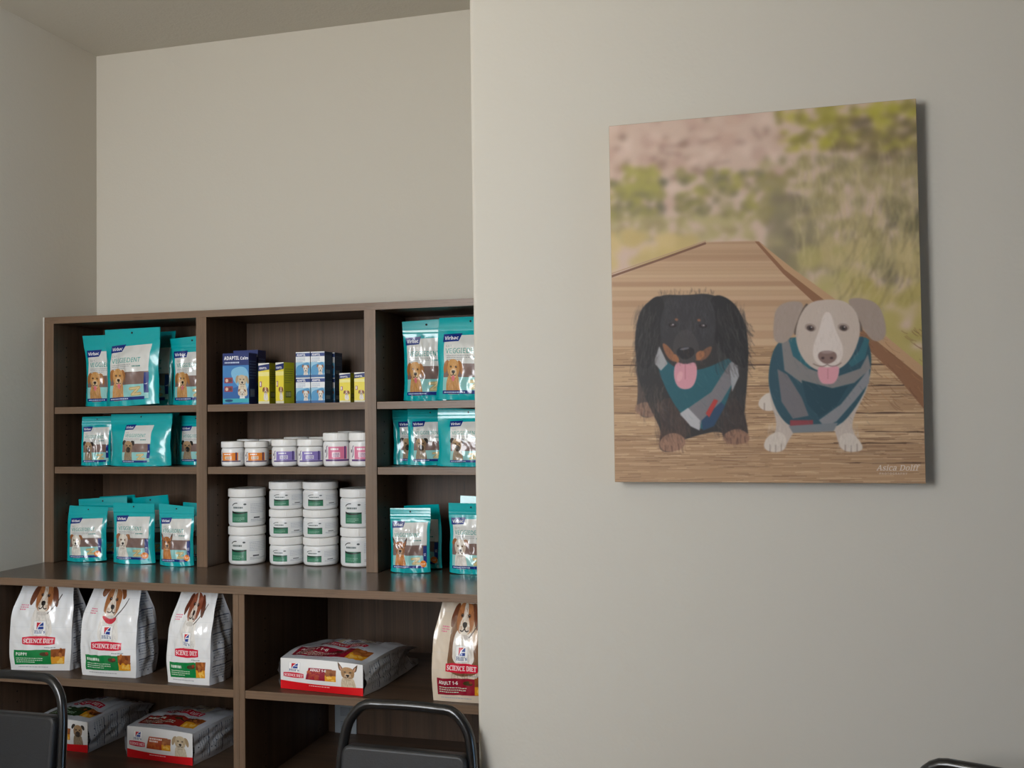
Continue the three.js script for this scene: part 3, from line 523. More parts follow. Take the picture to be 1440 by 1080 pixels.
    fur(160, area(940, 486, 1008, 512), 1.5, 5, 0.5, [[60, 50, 46], [150, 98, 66], [40, 36, 36]], 0.4); fur(140, area(900, 540, 940, 580), 1.6, 14, 0.7, [[90, 76, 66], [50, 45, 43], [110, 94, 82]], 0.5);
    // ---------------- short-haired cream dachshund
    const cream = [176, 162, 148], cr2 = [196, 184, 168], cr3 = [150, 136, 122];
    sh([[1074, 566], [1078, 576], [1090, 580], [1104, 576], [1102, 556], [1088, 552]], cr2);
    sh([[1090, 500], [1090, 560], [1104, 600], [1092, 620], [1084, 634], [1110, 637], [1118, 620], [1130, 602], [1180, 600], [1186, 622], [1190, 634], [1216, 636], [1218, 626], [1204, 606], [1208, 584], [1226, 550], [1232, 512], [1222, 480]], cream);
    sh([[1086, 616], [1082, 632], [1098, 638], [1114, 634], [1116, 616], [1104, 606]], cr2); sh([[1186, 616], [1190, 634], [1206, 638], [1222, 634], [1214, 618], [1200, 608]], cr2);
    for (const [x, yy] of [[1092, 632], [1100, 633], [1108, 631], [1196, 633], [1204, 634], [1212, 632], [1084, 574]]) { g.strokeStyle = ink([104, 86, 74], 0.8); g.lineWidth = 1.1 * K; g.beginPath(); g.moveTo(...q(x, yy - 6)); g.lineTo(...q(x, yy + 4)); g.stroke(); }
    sh([[1098, 484], [1122, 474], [1140, 480], [1206, 480], [1222, 472], [1232, 500], [1228, 540], [1212, 572], [1190, 600], [1168, 604], [1124, 604], [1106, 588], [1094, 562], [1088, 530]], [40, 72, 82]);
    pl([[1108, 484], [1120, 478], [1126, 500], [1146, 520], [1182, 532], [1216, 520], [1226, 500], [1230, 520], [1208, 540], [1176, 548], [1136, 540], [1112, 522]], [120, 116, 112]);
    pl([[1102, 520], [1116, 528], [1136, 560], [1146, 586], [1124, 590], [1108, 566]], [104, 100, 100]); pl([[1160, 592], [1190, 570], [1216, 536], [1228, 520], [1228, 540], [1208, 566], [1184, 594], [1168, 602]], [124, 124, 124]);
    pl([[1118, 480], [1130, 474], [1136, 494], [1156, 514], [1146, 520], [1124, 502]], [36, 90, 100]); pl([[1222, 476], [1228, 480], [1222, 506], [1204, 518], [1200, 512], [1214, 496]], [44, 92, 100]);
    pl([[1136, 536], [1180, 548], [1200, 544], [1184, 572], [1160, 588], [1144, 570]], [30, 62, 72]);
    pl([[1120, 592], [1152, 592], [1152, 600], [1120, 600]], [128, 56, 62]); pl([[1118, 600], [1186, 596], [1180, 608], [1124, 610]], [112, 116, 118]);
    fur(160, area(1095, 490, 1228, 596), 0.9, 9, 0.5, [[86, 108, 112], [28, 52, 60], [140, 138, 136]], 0.3);
    sh([[1140, 426], [1120, 424], [1100, 432], [1096, 460], [1097, 482], [1112, 485], [1126, 470], [1134, 448]], [152, 136, 122]); sh([[1196, 422], [1216, 420], [1240, 428], [1250, 456], [1250, 478], [1234, 484], [1220, 466], [1208, 440]], [150, 134, 120]);
    sh([[1142, 426], [1146, 432], [1134, 456], [1128, 474], [1124, 470], [1132, 446]], [84, 70, 62]); sh([[1196, 424], [1210, 440], [1220, 466], [1216, 470], [1206, 448]], [90, 76, 66]);
    sh([[1146, 426], [1170, 422], [1196, 424], [1212, 442], [1217, 468], [1208, 498], [1194, 518], [1172, 526], [1150, 520], [1134, 502], [1126, 474], [1132, 446]], [182, 166, 150]);
    sh([[1166, 440], [1176, 440], [1182, 466], [1194, 490], [1190, 512], [1172, 520], [1154, 512], [1150, 492], [1160, 466]], [204, 192, 178]);
    fur(360, area(1132, 426, 1212, 510), (x, yy, r) => 1.57 + (r() - 0.5) * 0.8, 6, 0.5, [[200, 186, 170], [160, 144, 128], [188, 172, 156]], 0.35); fur(160, area(1098, 430, 1132, 480), 1.7, 7, 0.5, [[166, 150, 136], [138, 122, 108]], 0.4); fur(160, area(1214, 428, 1248, 478), 1.4, 7, 0.5, [[166, 150, 136], [136, 120, 106]], 0.4);
    fur(200, area(1090, 596, 1116, 630), 1.6, 7, 0.5, [[206, 194, 178], [160, 146, 132]], 0.4); fur(200, area(1186, 596, 1214, 630), 1.6, 7, 0.5, [[206, 194, 178], [160, 146, 132]], 0.4);
    for (const x of [1148, 1193]) { puff(x, 462, 8, 5.6, [140, 122, 110], 0.8); puff(x, 463, 5.4, 4, [74, 60, 54]); puff(x, 463, 2.2, 2.2, [34, 28, 28]); puff(x + 1.4, 461.6, 1, 0.9, [230, 226, 220]); }
    sh([[1158, 497], [1171, 494], [1184, 497], [1184, 508], [1171, 515], [1159, 508]], [122, 98, 90]); puff(1171, 497, 8, 1.8, [160, 138, 130], 0.7); puff(1165, 505, 2.2, 1.8, [66, 48, 46]); puff(1177, 505, 2.2, 1.8, [66, 48, 46]);
    g.strokeStyle = ink([92, 70, 64], 0.8); g.lineWidth = 1.2 * K; g.beginPath(); g.moveTo(...q(1152, 513)); g.quadraticCurveTo(...q(1164, 520), ...q(1171, 514)); g.quadraticCurveTo(...q(1180, 520), ...q(1190, 512)); g.stroke();
    sh([[1158, 516], [1172, 519], [1188, 515], [1187, 530], [1181, 541], [1172, 542], [1163, 541], [1158, 530]], [202, 142, 146]); g.strokeStyle = ink([164, 104, 110], 0.7); g.beginPath(); g.moveTo(...q(1172, 520)); g.lineTo(...q(1172, 534)); g.stroke();
    });
    // signature
    g.fillStyle = ink([206, 196, 182], 0.95); g.font = 'italic 25px serif'; g.fillText('Asica', ...q(1238, 663)); g.fillText('Dolff', ...q(1268, 663)); g.fillStyle = ink([206, 196, 182], 0.8); g.font = '9px sans-serif'; g.fillText('P H O T O G R A P H Y', ...q(1242, 669));
    // weave of the canvas
    const im = g.getImageData(0, 0, W, H), d = im.data;
    for (let yy = 0; yy < H; yy++) for (let xx = 0; xx < W; xx++) { const o = (yy * W + xx) * 4, n = 1 + ((xx + yy) & 1 ? 0.012 : -0.012) + (R() - 0.5) * 0.03; d[o] *= n; d[o + 1] *= n; d[o + 2] *= n; }
    g.putImageData(im, 0, 0);
  });
}
{
  const p = thing('canvas_picture', 'large canvas print of two dogs in plaid bandanas on a boardwalk, hung on the wall', 'picture', [2.2836, COUNTER + 0.6903, PART_Z + 0.0005]);
  const w = 0.6047, h = 0.749, d = 0.034;
  const print = new THREE.MeshStandardMaterial({ map: picturePrint(), roughness: 0.62 });
  const face = new THREE.PlaneGeometry(w - 0.0016, h - 0.0016, 1, 1).translate(0, 0, d + 0.0004);
  part('printed_face', face, print, p);
  // wrapped sides: the canvas folds round a timber stretcher
  part('wrapped_canvas', span(-w / 2, w / 2, -h / 2, h / 2, 0.012, d, 'y', 0.0008), new THREE.MeshStandardMaterial({ color: 0xa9957c, roughness: 0.8 }), p);
  part('stretcher', mergeGeometries([span(-w / 2 + 0.006, w / 2 - 0.006, h / 2 - 0.045, h / 2 - 0.006, 0, 0.011, 'x'), span(-w / 2 + 0.006, w / 2 - 0.006, -h / 2 + 0.006, -h / 2 + 0.045, 0, 0.011, 'x'), span(-w / 2 + 0.006, -w / 2 + 0.045, -h / 2 + 0.046, h / 2 - 0.046, 0, 0.011, 'y'), span(w / 2 - 0.045, w / 2 - 0.006, -h / 2 + 0.046, h / 2 - 0.046, 0, 0.011, 'y')]), new THREE.MeshStandardMaterial({ color: 0xc8a878, roughness: 0.8 }), p);
}

// ---------------------------------------------------------------- goods: builders
function gridGeo(nu, nv, fn, uvfn, flip) {
  const pos = [], uv = [], idx = [];
  for (let j = 0; j <= nv; j++) for (let i = 0; i <= nu; i++) { const u = i / nu, v = j / nv; pos.push(...fn(u, v)); uv.push(...(uvfn ? uvfn(u, v) : [u, v])); }
  for (let j = 0; j < nv; j++) for (let i = 0; i < nu; i++) { const a = j * (nu + 1) + i, b = a + 1, c = a + nu + 1, d = c + 1; if (flip) idx.push(a, c, b, b, c, d); else idx.push(a, b, c, b, d, c); }
  const g = new THREE.BufferGeometry(); g.setAttribute('position', new THREE.Float32BufferAttribute(pos, 3)); g.setAttribute('uv', new THREE.Float32BufferAttribute(uv, 2)); g.setIndex(idx); g.computeVertexNormals(); return g;
}
const foil = (o) => new THREE.MeshPhysicalMaterial({ roughness: 0.27, clearcoat: 0.7, clearcoatRoughness: 0.1, side: THREE.DoubleSide, ...o });
const PRINT = { golden: pouchPrint('golden', 'L'), shepherd: pouchPrint('shepherd', 'M'), terrier: pouchPrint('terrier', 'S', true), small: pouchPrint('small', 'XS', true) };
const POUCH_FRONT = Object.fromEntries(Object.entries(PRINT).map(([k, t]) => [k, foil({ map: t })]));
const POUCH_PLAIN = foil({ color: new THREE.Color(...TEAL.map((v) => Math.pow(v / 255, 2.2))) });
const creased = (seed) => (u, v) => {   // dents and sharp folds in foil film, about -1..1
  const a = nz(u * 2.2 + seed * 7.1, v * 2.6, seed * 1.7), b = 1 - 2 * Math.abs(nz(u * 3.4 + v * 1.2 + seed * 3.3, v * 3.1 - u * 1.5, seed * 2.9 + 5)), c = 1 - 2 * Math.abs(nz(u * 7 - v * 3 + seed, v * 6 + u * 2, seed + 9));
  return 0.55 * a + 0.3 * (b - 0.6) + 0.15 * (c - 0.6);
};
// stand-up zip pouch: printed front, plain back, gusset base, flat seal strip with a hang hole
const pouchCache = {};
function pouchGeo(w, h, t, seed) {
  const key = [w.toFixed(3), h.toFixed(3), t, seed].join(); if (pouchCache[key]) return pouchCache[key];
  const cr = creased(seed), cr2 = creased(seed + 13), R = rand(seed * 31 + 5), bend = (R() - 0.5) * 0.16 * h, twist = (R() - 0.5) * 0.05, lip = (R() - 0.5) * 0.06 * h, seal = 0.835;
  const at = (u, v, s) => {      // u -1..1 across, v 0..1 up, s +1 front, -1 back
    const edge = Math.pow(Math.max(0, 1 - u * u), 0.55), body = Math.max(0, 1 - Math.pow(v / seal, 2.4));
    const round = 0.55 + 0.45 * Math.min(1, v * 5);           // pinched bottom corners
    let z = s * t * 0.5 * (edge * (0.35 + 0.65 * body) * (v > seal ? 0 : 1) * Math.min(1, (seal - v) * 6 + 0.02) + 0.03) * (0.75 + 0.25 * round);
    if (v < seal) z += s * (s > 0 ? cr(u, v) : cr2(u, v)) * 0.017 * edge * Math.min(1, (seal - v) * 5) * (h / 0.25);
    if (v >= seal) z += s * 0.0006 + 0.0009 * Math.sin(v * h * 700) * (v < seal + 0.05 ? 1 : 0.15);
    const k = Math.max(0, v - 0.45); z += bend * k * k * 3 + twist * w * u * v * v;
    const half = w / 2 * (1 - 0.035 * Math.sin(Math.PI * Math.min(1, v / seal)) + 0.04 * nz(seed * 1.7, v * 3.3, u > 0 ? 3.3 : 8.6) * (v < seal ? 1 : 0.4));
    const y = h * v + (v > 0.9 ? lip * u * (v - 0.9) * 10 : 0) + (v === 0 ? 0 : 0) + (v < 0.06 ? 0.012 * h * (1 - v / 0.06) * u * u * 1.2 : 0);
    return [u * half, y, z];
  };
  const g = {
    front: gridGeo(26, 34, (a, b) => at(a * 2 - 1, b * seal, 1), (a, b) => [(a - 0.5) * Math.max(1, w / (h * seal) / 0.875) + 0.5, b]), back: gridGeo(16, 20, (a, b) => at(a * 2 - 1, b * seal, -1), null, true),
    sealF: mergeGeometries([gridGeo(18, 9, (a, b) => at(a * 2 - 1, seal + b * (1 - seal), 1)), gridGeo(18, 9, (a, b) => at(a * 2 - 1, seal + b * (1 - seal), -1), null, true)]),
    base: gridGeo(16, 6, (a, b) => { const f = at(a * 2 - 1, 0, 1), k = at(a * 2 - 1, 0, -1), m = b; return [f[0], f[1] + 0.006 * Math.sin(Math.PI * b), f[2] * (1 - m) + k[2] * m]; }, null, true),
    hole: (() => { const c = at(0, 0.945, 1), r = h * 0.013; return new THREE.CylinderGeometry(r, r, 0.0035, 14).rotateX(Math.PI / 2).translate(c[0], c[1], c[2] - 0.0006); })(),
  };
  return pouchCache[key] = g;
}
function pouch(label, art, pos, w, h, t, turn, seed, lean = 0, roll = 0) {
  const o = thing('dental_chew_pouch', label, 'pouch', pos, turn, 'teal dental chew pouches on the shelves'), g = pouchGeo(w, h, t, seed);
  o.rotation.order = 'YXZ'; o.rotation.x = lean; o.rotation.z = roll;
  part('front_panel', g.front, POUCH_FRONT[art], o).userData.label = 'printed front with a dog portrait'; part('back_panel', g.back, POUCH_PLAIN, o); part('gusset', g.base, POUCH_PLAIN, o);
  const s = part('seal_strip', g.sealF, POUCH_PLAIN, o); part('hang_hole', g.hole, M.hole, s);
  return o;
}
// side-gusseted dog food bag
function kibbleBag(name, label, group, w, d, h, seed, m, rolled = true) {
  const o = thing(name, label, 'bag', [0, 0, 0], 0, group), cr = creased(seed), cr2 = creased(seed + 5), cr3 = creased(seed + 9), R = rand(seed);
  const lean = (R() - 0.5) * 0.02;
  const half = (v) => w / 2 * (0.97 + 0.05 * Math.sin(Math.PI * Math.min(1, v * 1.15)) - 0.10 * Math.max(0, v - 0.72) / 0.28 + 0.05 * nz(seed * 1.37, v * 2.6));
  const deep = (v) => d / 2 * (v < 0.6 ? 0.94 + 0.1 * Math.sin(Math.PI * v / 0.6) : 0.94 - 0.78 * Math.pow((v - 0.6) / 0.4, 1.25));
  const front = (u, v, s, c) => { const bulge = (1 - u * u) * 0.012 * Math.sin(Math.PI * Math.min(1, v + 0.08)); if (m.lying && s < 0) return [u * half(v) + lean * v, h * v, -d / 2 * 0.94]; const z = s * (deep(v) + bulge) + c(u, v) * 0.015 * Math.min(1, v * 6) * (1 - 0.6 * Math.abs(u) ** 6); return [u * half(v) + lean * v, h * v, z]; };
  const side = (q, u, v, c) => { const f = front(q, v, 1, cr), b = front(q, v, -1, cr2), t = (u + 1) / 2; const tuck = Math.sin(Math.PI * t); return [f[0] + (b[0] - f[0]) * t + q * tuck * (0.008 * (1 - v * 1.6) - 0.05 * Math.max(0, v - 0.55) * w / 0.2) + c(u, v) * 0.015 * tuck, f[1], f[2] + (b[2] - f[2]) * t]; };
  part('front_panel', gridGeo(26, 34, (a, b) => front(a * 2 - 1, b, 1, cr)), m.front, o).userData.label = 'printed front panel';
  part('back_panel', gridGeo(14, 20, (a, b) => front(a * 2 - 1, b, -1, cr2), null, true), m.side, o);
  for (const q of [-1, 1]) part('side_gusset', gridGeo(12, 26, (a, b) => side(q, a * 2 - 1, b, cr3), null, q < 0), m.side, o);
  part('base_panel', gridGeo(20, 8, (a, b) => { const f = front(a * 2 - 1, 0, 1, cr), k = front(a * 2 - 1, 0, -1, cr2), bul = Math.sin(Math.PI * a) * Math.sin(Math.PI * b); return [f[0], -0.0 + (m.lying ? -0.010 * bul : 0.004 * bul), k[2] + (f[2] - k[2]) * b]; }), m.base ?? m.side, o);
  if (rolled) {   // top folded over on itself
    const r = Math.max(0.006, deep(1) * 1.1), ww = half(1) * 2;
    const c = new THREE.CylinderGeometry(r, r * 1.05, ww, 18, 12).rotateZ(Math.PI / 2); const p = c.attributes.position; for (let i = 0; i < p.count; i++) { const x = p.getX(i); p.setY(i, p.getY(i) * (0.8 + 0.15 * nz(x * 30, seed, 2)) + 0.004 * nz(x * 14, seed)); } c.computeVertexNormals();
    part('folded_top', c.translate(lean, h, m.lying ? -d / 2 * 0.94 + r : 0), m.side, o);
  }
  return o;
}
const SIDE_PRINT = kibbleSide(5), sideMat = foil({ map: SIDE_PRINT, roughness: 0.34 }), sideMat2 = foil({ map: kibbleSide(9, [226, 226, 224]), roughness: 0.34 });
const GREEN = [16, 132, 66], MAROON = [150, 24, 48];
const BAGM = {
  puppy: { front: foil({ map: kibbleFront('beagle', GREEN, 'PUPPY', 3) }), side: sideMat }, russell: { front: foil({ map: kibbleFront('russell', GREEN, '', 4) }), side: sideMat }, spaniel: { front: foil({ map: kibbleFront('spaniel', GREEN, '', 5) }), side: sideMat },
  adult: { front: foil({ map: kibbleFront('beagle', MAROON, 'ADULT 1-6', 6, [222, 206, 186]) }), side: sideMat2 },
};
const lyingMat = (dog, band, title, seed, frontDog, frontBand) => ({ lying: true, front: foil({ map: kibbleFront(frontDog, frontBand, title, seed + 40, [206, 210, 218]) }), side: sideMat, base: foil({ map: kibbleBase(dog, band, title, seed) }) });
BAGM.lyingTabby = lyingMat('tabby', [150, 26, 52], 'ADULT 1-6', 7, 'tabby', MAROON); BAGM.lyingPuppy = lyingMat('puppy', [176, 70, 34], '', 8, 'puppy', [150, 40, 36]); BAGM.lyingCollie = lyingMat('shepherd', [150, 80, 40], '', 9, 'spaniel', [40, 70, 40]);
// cartons
const card = (o) => new THREE.MeshPhysicalMaterial({ roughness: 0.42, clearcoat: 0.25, clearcoatRoughness: 0.3, ...o });
const CART = {
  kit: [card({ map: cartonPrint('kit') }), card({ map: cartonSide([24, 48, 116], [120, 150, 206], 3) }), card({ color: 0x162c6c })],
  yellow: [card({ map: cartonPrint('yellow') }), card({ map: cartonSide([196, 196, 40], [120, 130, 60], 4) }), card({ color: 0xd9d9c8 })],
  cube: [card({ map: cartonPrint('cube') }), card({ map: cartonSide([40, 100, 158], [150, 190, 226], 5) }), card({ color: 0x2f6a9c })],
};
function carton(name, label, kind, group, pos, w, h, d, turn) {
  const o = thing(name, label, 'box', pos, turn, group), [mf, ms, mt] = CART[kind], e = 0.0008;
  part('body', span(-w / 2 + e, w / 2 - e, e, h - 0.0016, -d / 2 + e, d / 2 - e, 'y', 0.0006), mt, o);
  part('front_face', new THREE.PlaneGeometry(w - 0.0008, h).translate(0, h / 2, d / 2 - e / 4), mf, o).userData.label = 'printed front with a dog';
  for (const q of [-1, 1]) part('side_face', new THREE.PlaneGeometry(d - 0.0008, h).rotateY(q * Math.PI / 2).translate(q * (w / 2 - e / 4), h / 2, 0), ms, o);
  part('top_flap', span(-w / 2 + e, w / 2 - e, h - 0.0014, h, -d / 2 + e, d / 2 - e, 'x', 0.0005), mt, o);
  return o;
}
// jars and tubs: lathed body, ribbed screw lid, wrap-round label
const WHITE_PLASTIC = new THREE.MeshPhysicalMaterial({ color: 0xeeefef, roughness: 0.32, clearcoat: 0.2, clearcoatRoughness: 0.3 });
const LID_PLASTIC = new THREE.MeshPhysicalMaterial({ color: 0xf2f2f0, roughness: 0.38 });
const jarCache = {};
function jar(name, label, category, group, pos, r, h, lidH, mat, turn, cyl) {
  const o = thing(name, label, category, pos, turn, group), key = [r, h, lidH].join();
  const gk = jarCache[key] ??= (() => {
    const bh = h - lidH, pr = [[0, 0.0005], [r * 0.86, 0], [r * 0.94, 0.002], [r * 0.985, 0.008], [r * 0.985, bh - 0.006], [r * 0.93, bh - 0.001], [r * 0.9, bh + 0.002], [0, bh + 0.002]].map((p) => new THREE.Vector2(...p));
    const body = new THREE.LatheGeometry(pr, 48);
    const lid = new THREE.LatheGeometry([[0, bh + 0.0025], [r * 0.97, bh + 0.0025], [r, bh + 0.004], [r, h - 0.003], [r * 0.975, h - 0.0006], [r * 0.86, h], [r * 0.84, h - 0.0012], [0, h - 0.0012]].map((p) => new THREE.Vector2(...p)), 120);
    const p = lid.attributes.position; for (let i = 0; i < p.count; i++) { const x = p.getX(i), y = p.getY(i), z = p.getZ(i), rr = Math.hypot(x, z); if (rr > r * 0.985) { const a = Math.atan2(z, x), k = 1 + 0.010 * Math.cos(a * 60); p.setX(i, x * k); p.setZ(i, z * k); } }
    lid.computeVertexNormals();
    const lab = new THREE.CylinderGeometry(r * 0.992, r * 0.992, bh - 0.020, 64, 1, true).rotateY(Math.PI).translate(0, 0.010 + (bh - 0.020) / 2, 0);
    return { body, lid, lab };
  })();
  part('container', gk.body, WHITE_PLASTIC, o); part('lid', gk.lid, LID_PLASTIC, o); part('wrap_label', gk.lab, mat, o).userData.label = cyl;
  return o;
}
const jm = (t) => new THREE.MeshPhysicalMaterial({ map: t, roughness: 0.4, clearcoat: 0.2 });
const JAR = { orange: jm(jarPrint([236, 138, 44], [74, 48, 90])), purple: jm(jarPrint([140, 124, 196], [70, 52, 130])), pink: jm(jarPrint([224, 122, 158], [84, 44, 116])), tub: jm(tubPrint()) };

// ---------------------------------------------------------------- goods: on the shelves
// a pouch between two picture columns, standing on a shelf at depth z, its top at a picture row
const EPS = 0.0008;
function pouchAt(label, art, x0, x1, top, shelf, z, seed, turn = 0, lean = 0, roll = 0, maxH = 1) {
  const a = onZ(x0, top + 50, z), b = onZ(x1, top + 50, z), y = onZ((x0 + x1) / 2, top, z).y, w = (b.x - a.x) / Math.cos(turn), h = Math.min(y - shelf, maxH);
  return pouch(label, art, [(a.x + b.x) / 2, shelf + EPS, z], w, h, Math.min(0.056, w * 0.27), turn, seed, lean, roll);
}
{
  const A = Y1, B = Y2, C = COUNTER;
  pouchAt('teal pouch half covered by the foremost golden dog pouch on the corner top shelf', 'golden', 123, 184, 472, A, 0.150, 2, 0.1);
  pouchAt('teal dog chew pouch with a golden dog, tall and foremost on the corner top shelf', 'golden', 147, 228, 462, A, 0.205, 3, -0.12, -0.02, 0.03);
  pouchAt('teal dog chew pouch half hidden directly behind the foremost golden dog pouch', 'golden', 190, 246, 467, A, 0.115, 4, -0.15);
  pouchAt('teal dog chew pouch touching the first divider on the corner top shelf', 'golden', 244, 303, 474, A, 0.13, 5, 0.05, 0, 0, 0.255);
  pouchAt('slim crumpled teal pouch beside the empty end of the corner middle shelf', 'shepherd', 119, 152, 586, B, 0.195, 6, 0.35, 0, 0, 0.163);
  pouchAt('teal pouch wedged second in the row on the corner middle shelf', 'shepherd', 137, 188, 585, B, 0.115, 7, 0.1, 0, 0, 0.166);
  pouchAt('teal dog chew pouch with a dark masked dog, foremost on the corner middle shelf', 'shepherd', 154, 243, 582, B, 0.215, 8, -0.05, 0, 0, 0.167);
  pouchAt('teal pouch behind the masked dog pouch, its foil edge bulging out', 'shepherd', 198, 252, 582, B, 0.12, 9, -0.15, 0, 0, 0.166);
  pouchAt('teal dog chew pouch touching the first divider on the corner middle shelf', 'shepherd', 250, 305, 585, B, 0.13, 10, 0.1, 0, 0, 0.166);
  // bottom row, standing on the worktop
  pouchAt('teal pouch with a white terrier, on the worktop nearest the room corner', 'terrier', 97, 148, 713, C, 0.214, 11, 0.12, -0.03, 0.02);
  pouchAt('teal pouch with a white terrier, middle of three in front on the corner worktop', 'terrier', 160, 218, 708, C, 0.225, 12, 0.02);
  pouchAt('small teal pouch with a pointy-eared brown dog beside the first divider', 'small', 225, 273, 711, C, 0.248, 13, 0.0);
  pouchAt('teal pouch peeking over the white terrier pouch nearest the room corner', 'terrier', 116, 172, 700, C, 0.135, 14, 0.25, 0, -0.02);
  pouchAt('teal pouch at the very back of the corner worktop row', 'terrier', 142, 196, 697, C, 0.06, 15, -0.1);
  pouchAt('teal pouch peeking over the middle terrier pouch, top corner raised', 'terrier', 190, 246, 698, C, 0.13, 16, -0.2, 0, 0.05);
  pouchAt('teal pouch tucked behind the pointy-eared dog pouch beside the first divider', 'small', 258, 304, 708, C, 0.13, 17, 0.0);
  // bay beside the picture wall
  pouchAt('crinkled teal golden dog pouch on the top shelf, nearer the second divider', 'golden', 569, 634, 451, A, 0.13, 18, 0.12);
  pouchAt('tall teal pouch with a golden dog, right next to the picture wall', 'golden', 613, 704, 445, A, 0.205, 19, -0.03, 0, -0.02);
  pouchAt('plain crumpled end of a teal pouch beside the second divider, middle shelf', 'shepherd', 559, 610, 577, B, 0.11, 20, 0.55, 0, 0, 0.166);
  pouchAt('teal pouch between the crumpled one and the masked dog pouch by the picture wall', 'shepherd', 577, 634, 576, B, 0.15, 21, 0.3, 0, 0, 0.167);
  pouchAt('teal pouch with a masked dog, right next to the picture wall', 'shepherd', 616, 702, 574, B, 0.215, 22, 0.05, 0, 0, 0.167);
  pouchAt('small teal pouch with a pointy-eared dog standing alone beside the second divider', 'small', 550, 605, 715, C, 0.236, 23, 0.05);
  pouchAt('teal pouch standing right behind the pointy-eared dog pouch near the second divider', 'small', 568, 625, 710, C, 0.14, 24, -0.3);
  pouchAt('teal pouch with a white terrier on the worktop, right next to the picture wall', 'terrier', 632, 696, 708, C, 0.225, 25, 0.0);
  pouchAt('teal pouch peeking over the terrier pouch next to the picture wall', 'terrier', 648, 706, 699, C, 0.13, 26, 0.1);
}
function cartonAt(name, label, kind, group, x0, x1, top, shelf, z, d, turn = 0) {   // z = front of the carton
  const a = onZ(x0, top + 30, z), b = onZ(x1, top + 30, z), y = onZ((x0 + x1) / 2, top, z).y, w = (b.x - a.x) / Math.cos(turn);
  return carton(name, label, kind, group, [(a.x + b.x) / 2 + Math.sin(turn) * -d / 2, shelf + EPS, z - d / 2], w, y - shelf, d, turn);
}
{
  const gk = 'blue calming kit boxes', gy = 'slim yellow boxes', gc = 'small blue refill boxes';
  cartonAt('calming_kit_box', 'large dark blue kit box with a pale dog, in front', 'kit', gk, 313, 350, 497, Y1, 0.225, 0.05);
  cartonAt('calming_kit_box', 'dark blue kit box standing behind the large one', 'kit', gk, 328, 363, 493, Y1, 0.165, 0.05, 0);
  cartonAt('yellow_box', 'slim yellow box next to the dark blue kit boxes', 'yellow', gy, 363, 379, 511, Y1, 0.21, 0.045, -0.05);
  cartonAt('yellow_box', 'slim yellow box turned to show its olive side, beside the blue stack', 'yellow', gy, 386, 400, 510, Y1, 0.215, 0.045, -0.3);
  const p = [[416, 436.5], [437, 456.5]];
  for (let k = 0; k < 2; k++) for (let row = 0; row < 2; row++) for (let deep = 0; deep < 2; deep++) {
    const z = 0.21 - deep * 0.062, a = onZ(p[k][0], 530, 0.21), b = onZ(p[k][1], 530, 0.21), h = 0.078;
    carton('refill_box', `small blue box, ${row ? 'upper' : 'lower'} row of the block, ${deep ? 'back' : 'front'} layer, ${k ? 'away from' : 'facing'} the kit boxes`, 'cube', gc, [(a.x + b.x) / 2 + deep * 0.004, Y1 + EPS + row * (h + 0.0006), z - 0.028], b.x - a.x, h, 0.056, k ? 0.01 : -0.01);
  }
  cartonAt('yellow_box', 'short yellow box between the blue stack and the last yellow box', 'yellow', gy, 477, 493, 525, Y1, 0.215, 0.035, -0.04);
  cartonAt('yellow_box', 'short yellow box touching the second divider', 'yellow', gy, 498, 513.5, 524, Y1, 0.215, 0.035, -0.02);
}
{
  const at = (x, z) => onZ(x, 640, z).x;
  const J = (label, kind, x, z, r, h, lid) => jar('supplement_jar', label, 'jar', 'small white supplement jars', [at(x, z), Y2 + EPS, z], r, h, lid, JAR[kind], kind === 'orange' && x < 340 ? 0.15 : 0.45, kind + ' printed label');
  const F = 0.2, Bk = 0.1;
  J('small white jar with orange label, first in the front row', 'orange', 328.5, F, 0.0372, 0.077, 0.022); J('small white jar with orange label, between another orange and a purple jar', 'orange', 361, F, 0.0372, 0.077, 0.022);
  J('white jar with purple label next to the orange jars', 'purple', 401.5, F, 0.0415, 0.083, 0.024); J('white jar with purple label next to the pink jars', 'purple', 437.5, F, 0.0415, 0.083, 0.024);
  J('taller white jar with pink label next to the purple jars', 'pink', 474, F, 0.0415, 0.1015, 0.027); J('taller white jar with pink label touching the second divider', 'pink', 510.5, F, 0.0415, 0.1015, 0.027);
  J('small white jar in the back row behind the first orange jar', 'orange', 350, Bk, 0.0372, 0.081, 0.022); J('small white jar with orange label peeking out behind a purple jar', 'orange', 381, Bk, 0.0372, 0.081, 0.022);
  J('white jar in the back row behind the purple jars', 'purple', 418, Bk, 0.0415, 0.087, 0.024); J('white jar in the back row, lid seen over the second purple jar', 'purple', 453, Bk, 0.0415, 0.087, 0.024); J('taller white jar in the back row behind the pink jars', 'pink', 494, Bk, 0.0415, 0.104, 0.027);
}
{
  const stack = (x, base, r, h, lid, n, words) => {
    const p = onY(x, base, COUNTER), z = Math.min(p.z - r, D1 - r - 0.004);
    for (let k = 0; k < n; k++) jar('supplement_tub', `white tub with green label, ${n === 2 ? ['bottom', 'top'][k] : ['bottom', 'middle', 'top'][k]} of the ${words}`, 'tub', 'white tubs with green labels', [onZ(x, base - 10, z).x, COUNTER + EPS + k * (h + 0.0006), z], r, h, lid, JAR.tub, 0.43 + 0.06 * ((k * 7) % 3 - 1), 'green and white label');
  };
  stack(348, 795.5, 0.0575, 0.118, 0.029, 2, 'pair beside the first divider'); stack(404, 796, 0.0545, 0.0855, 0.026, 3, 'three-high stack nearer the first divider');
  stack(451.5, 797, 0.0545, 0.0855, 0.026, 3, 'three-high stack nearer the second divider'); stack(506, 799, 0.0585, 0.1185, 0.029, 2, 'pair touching the second divider');
}
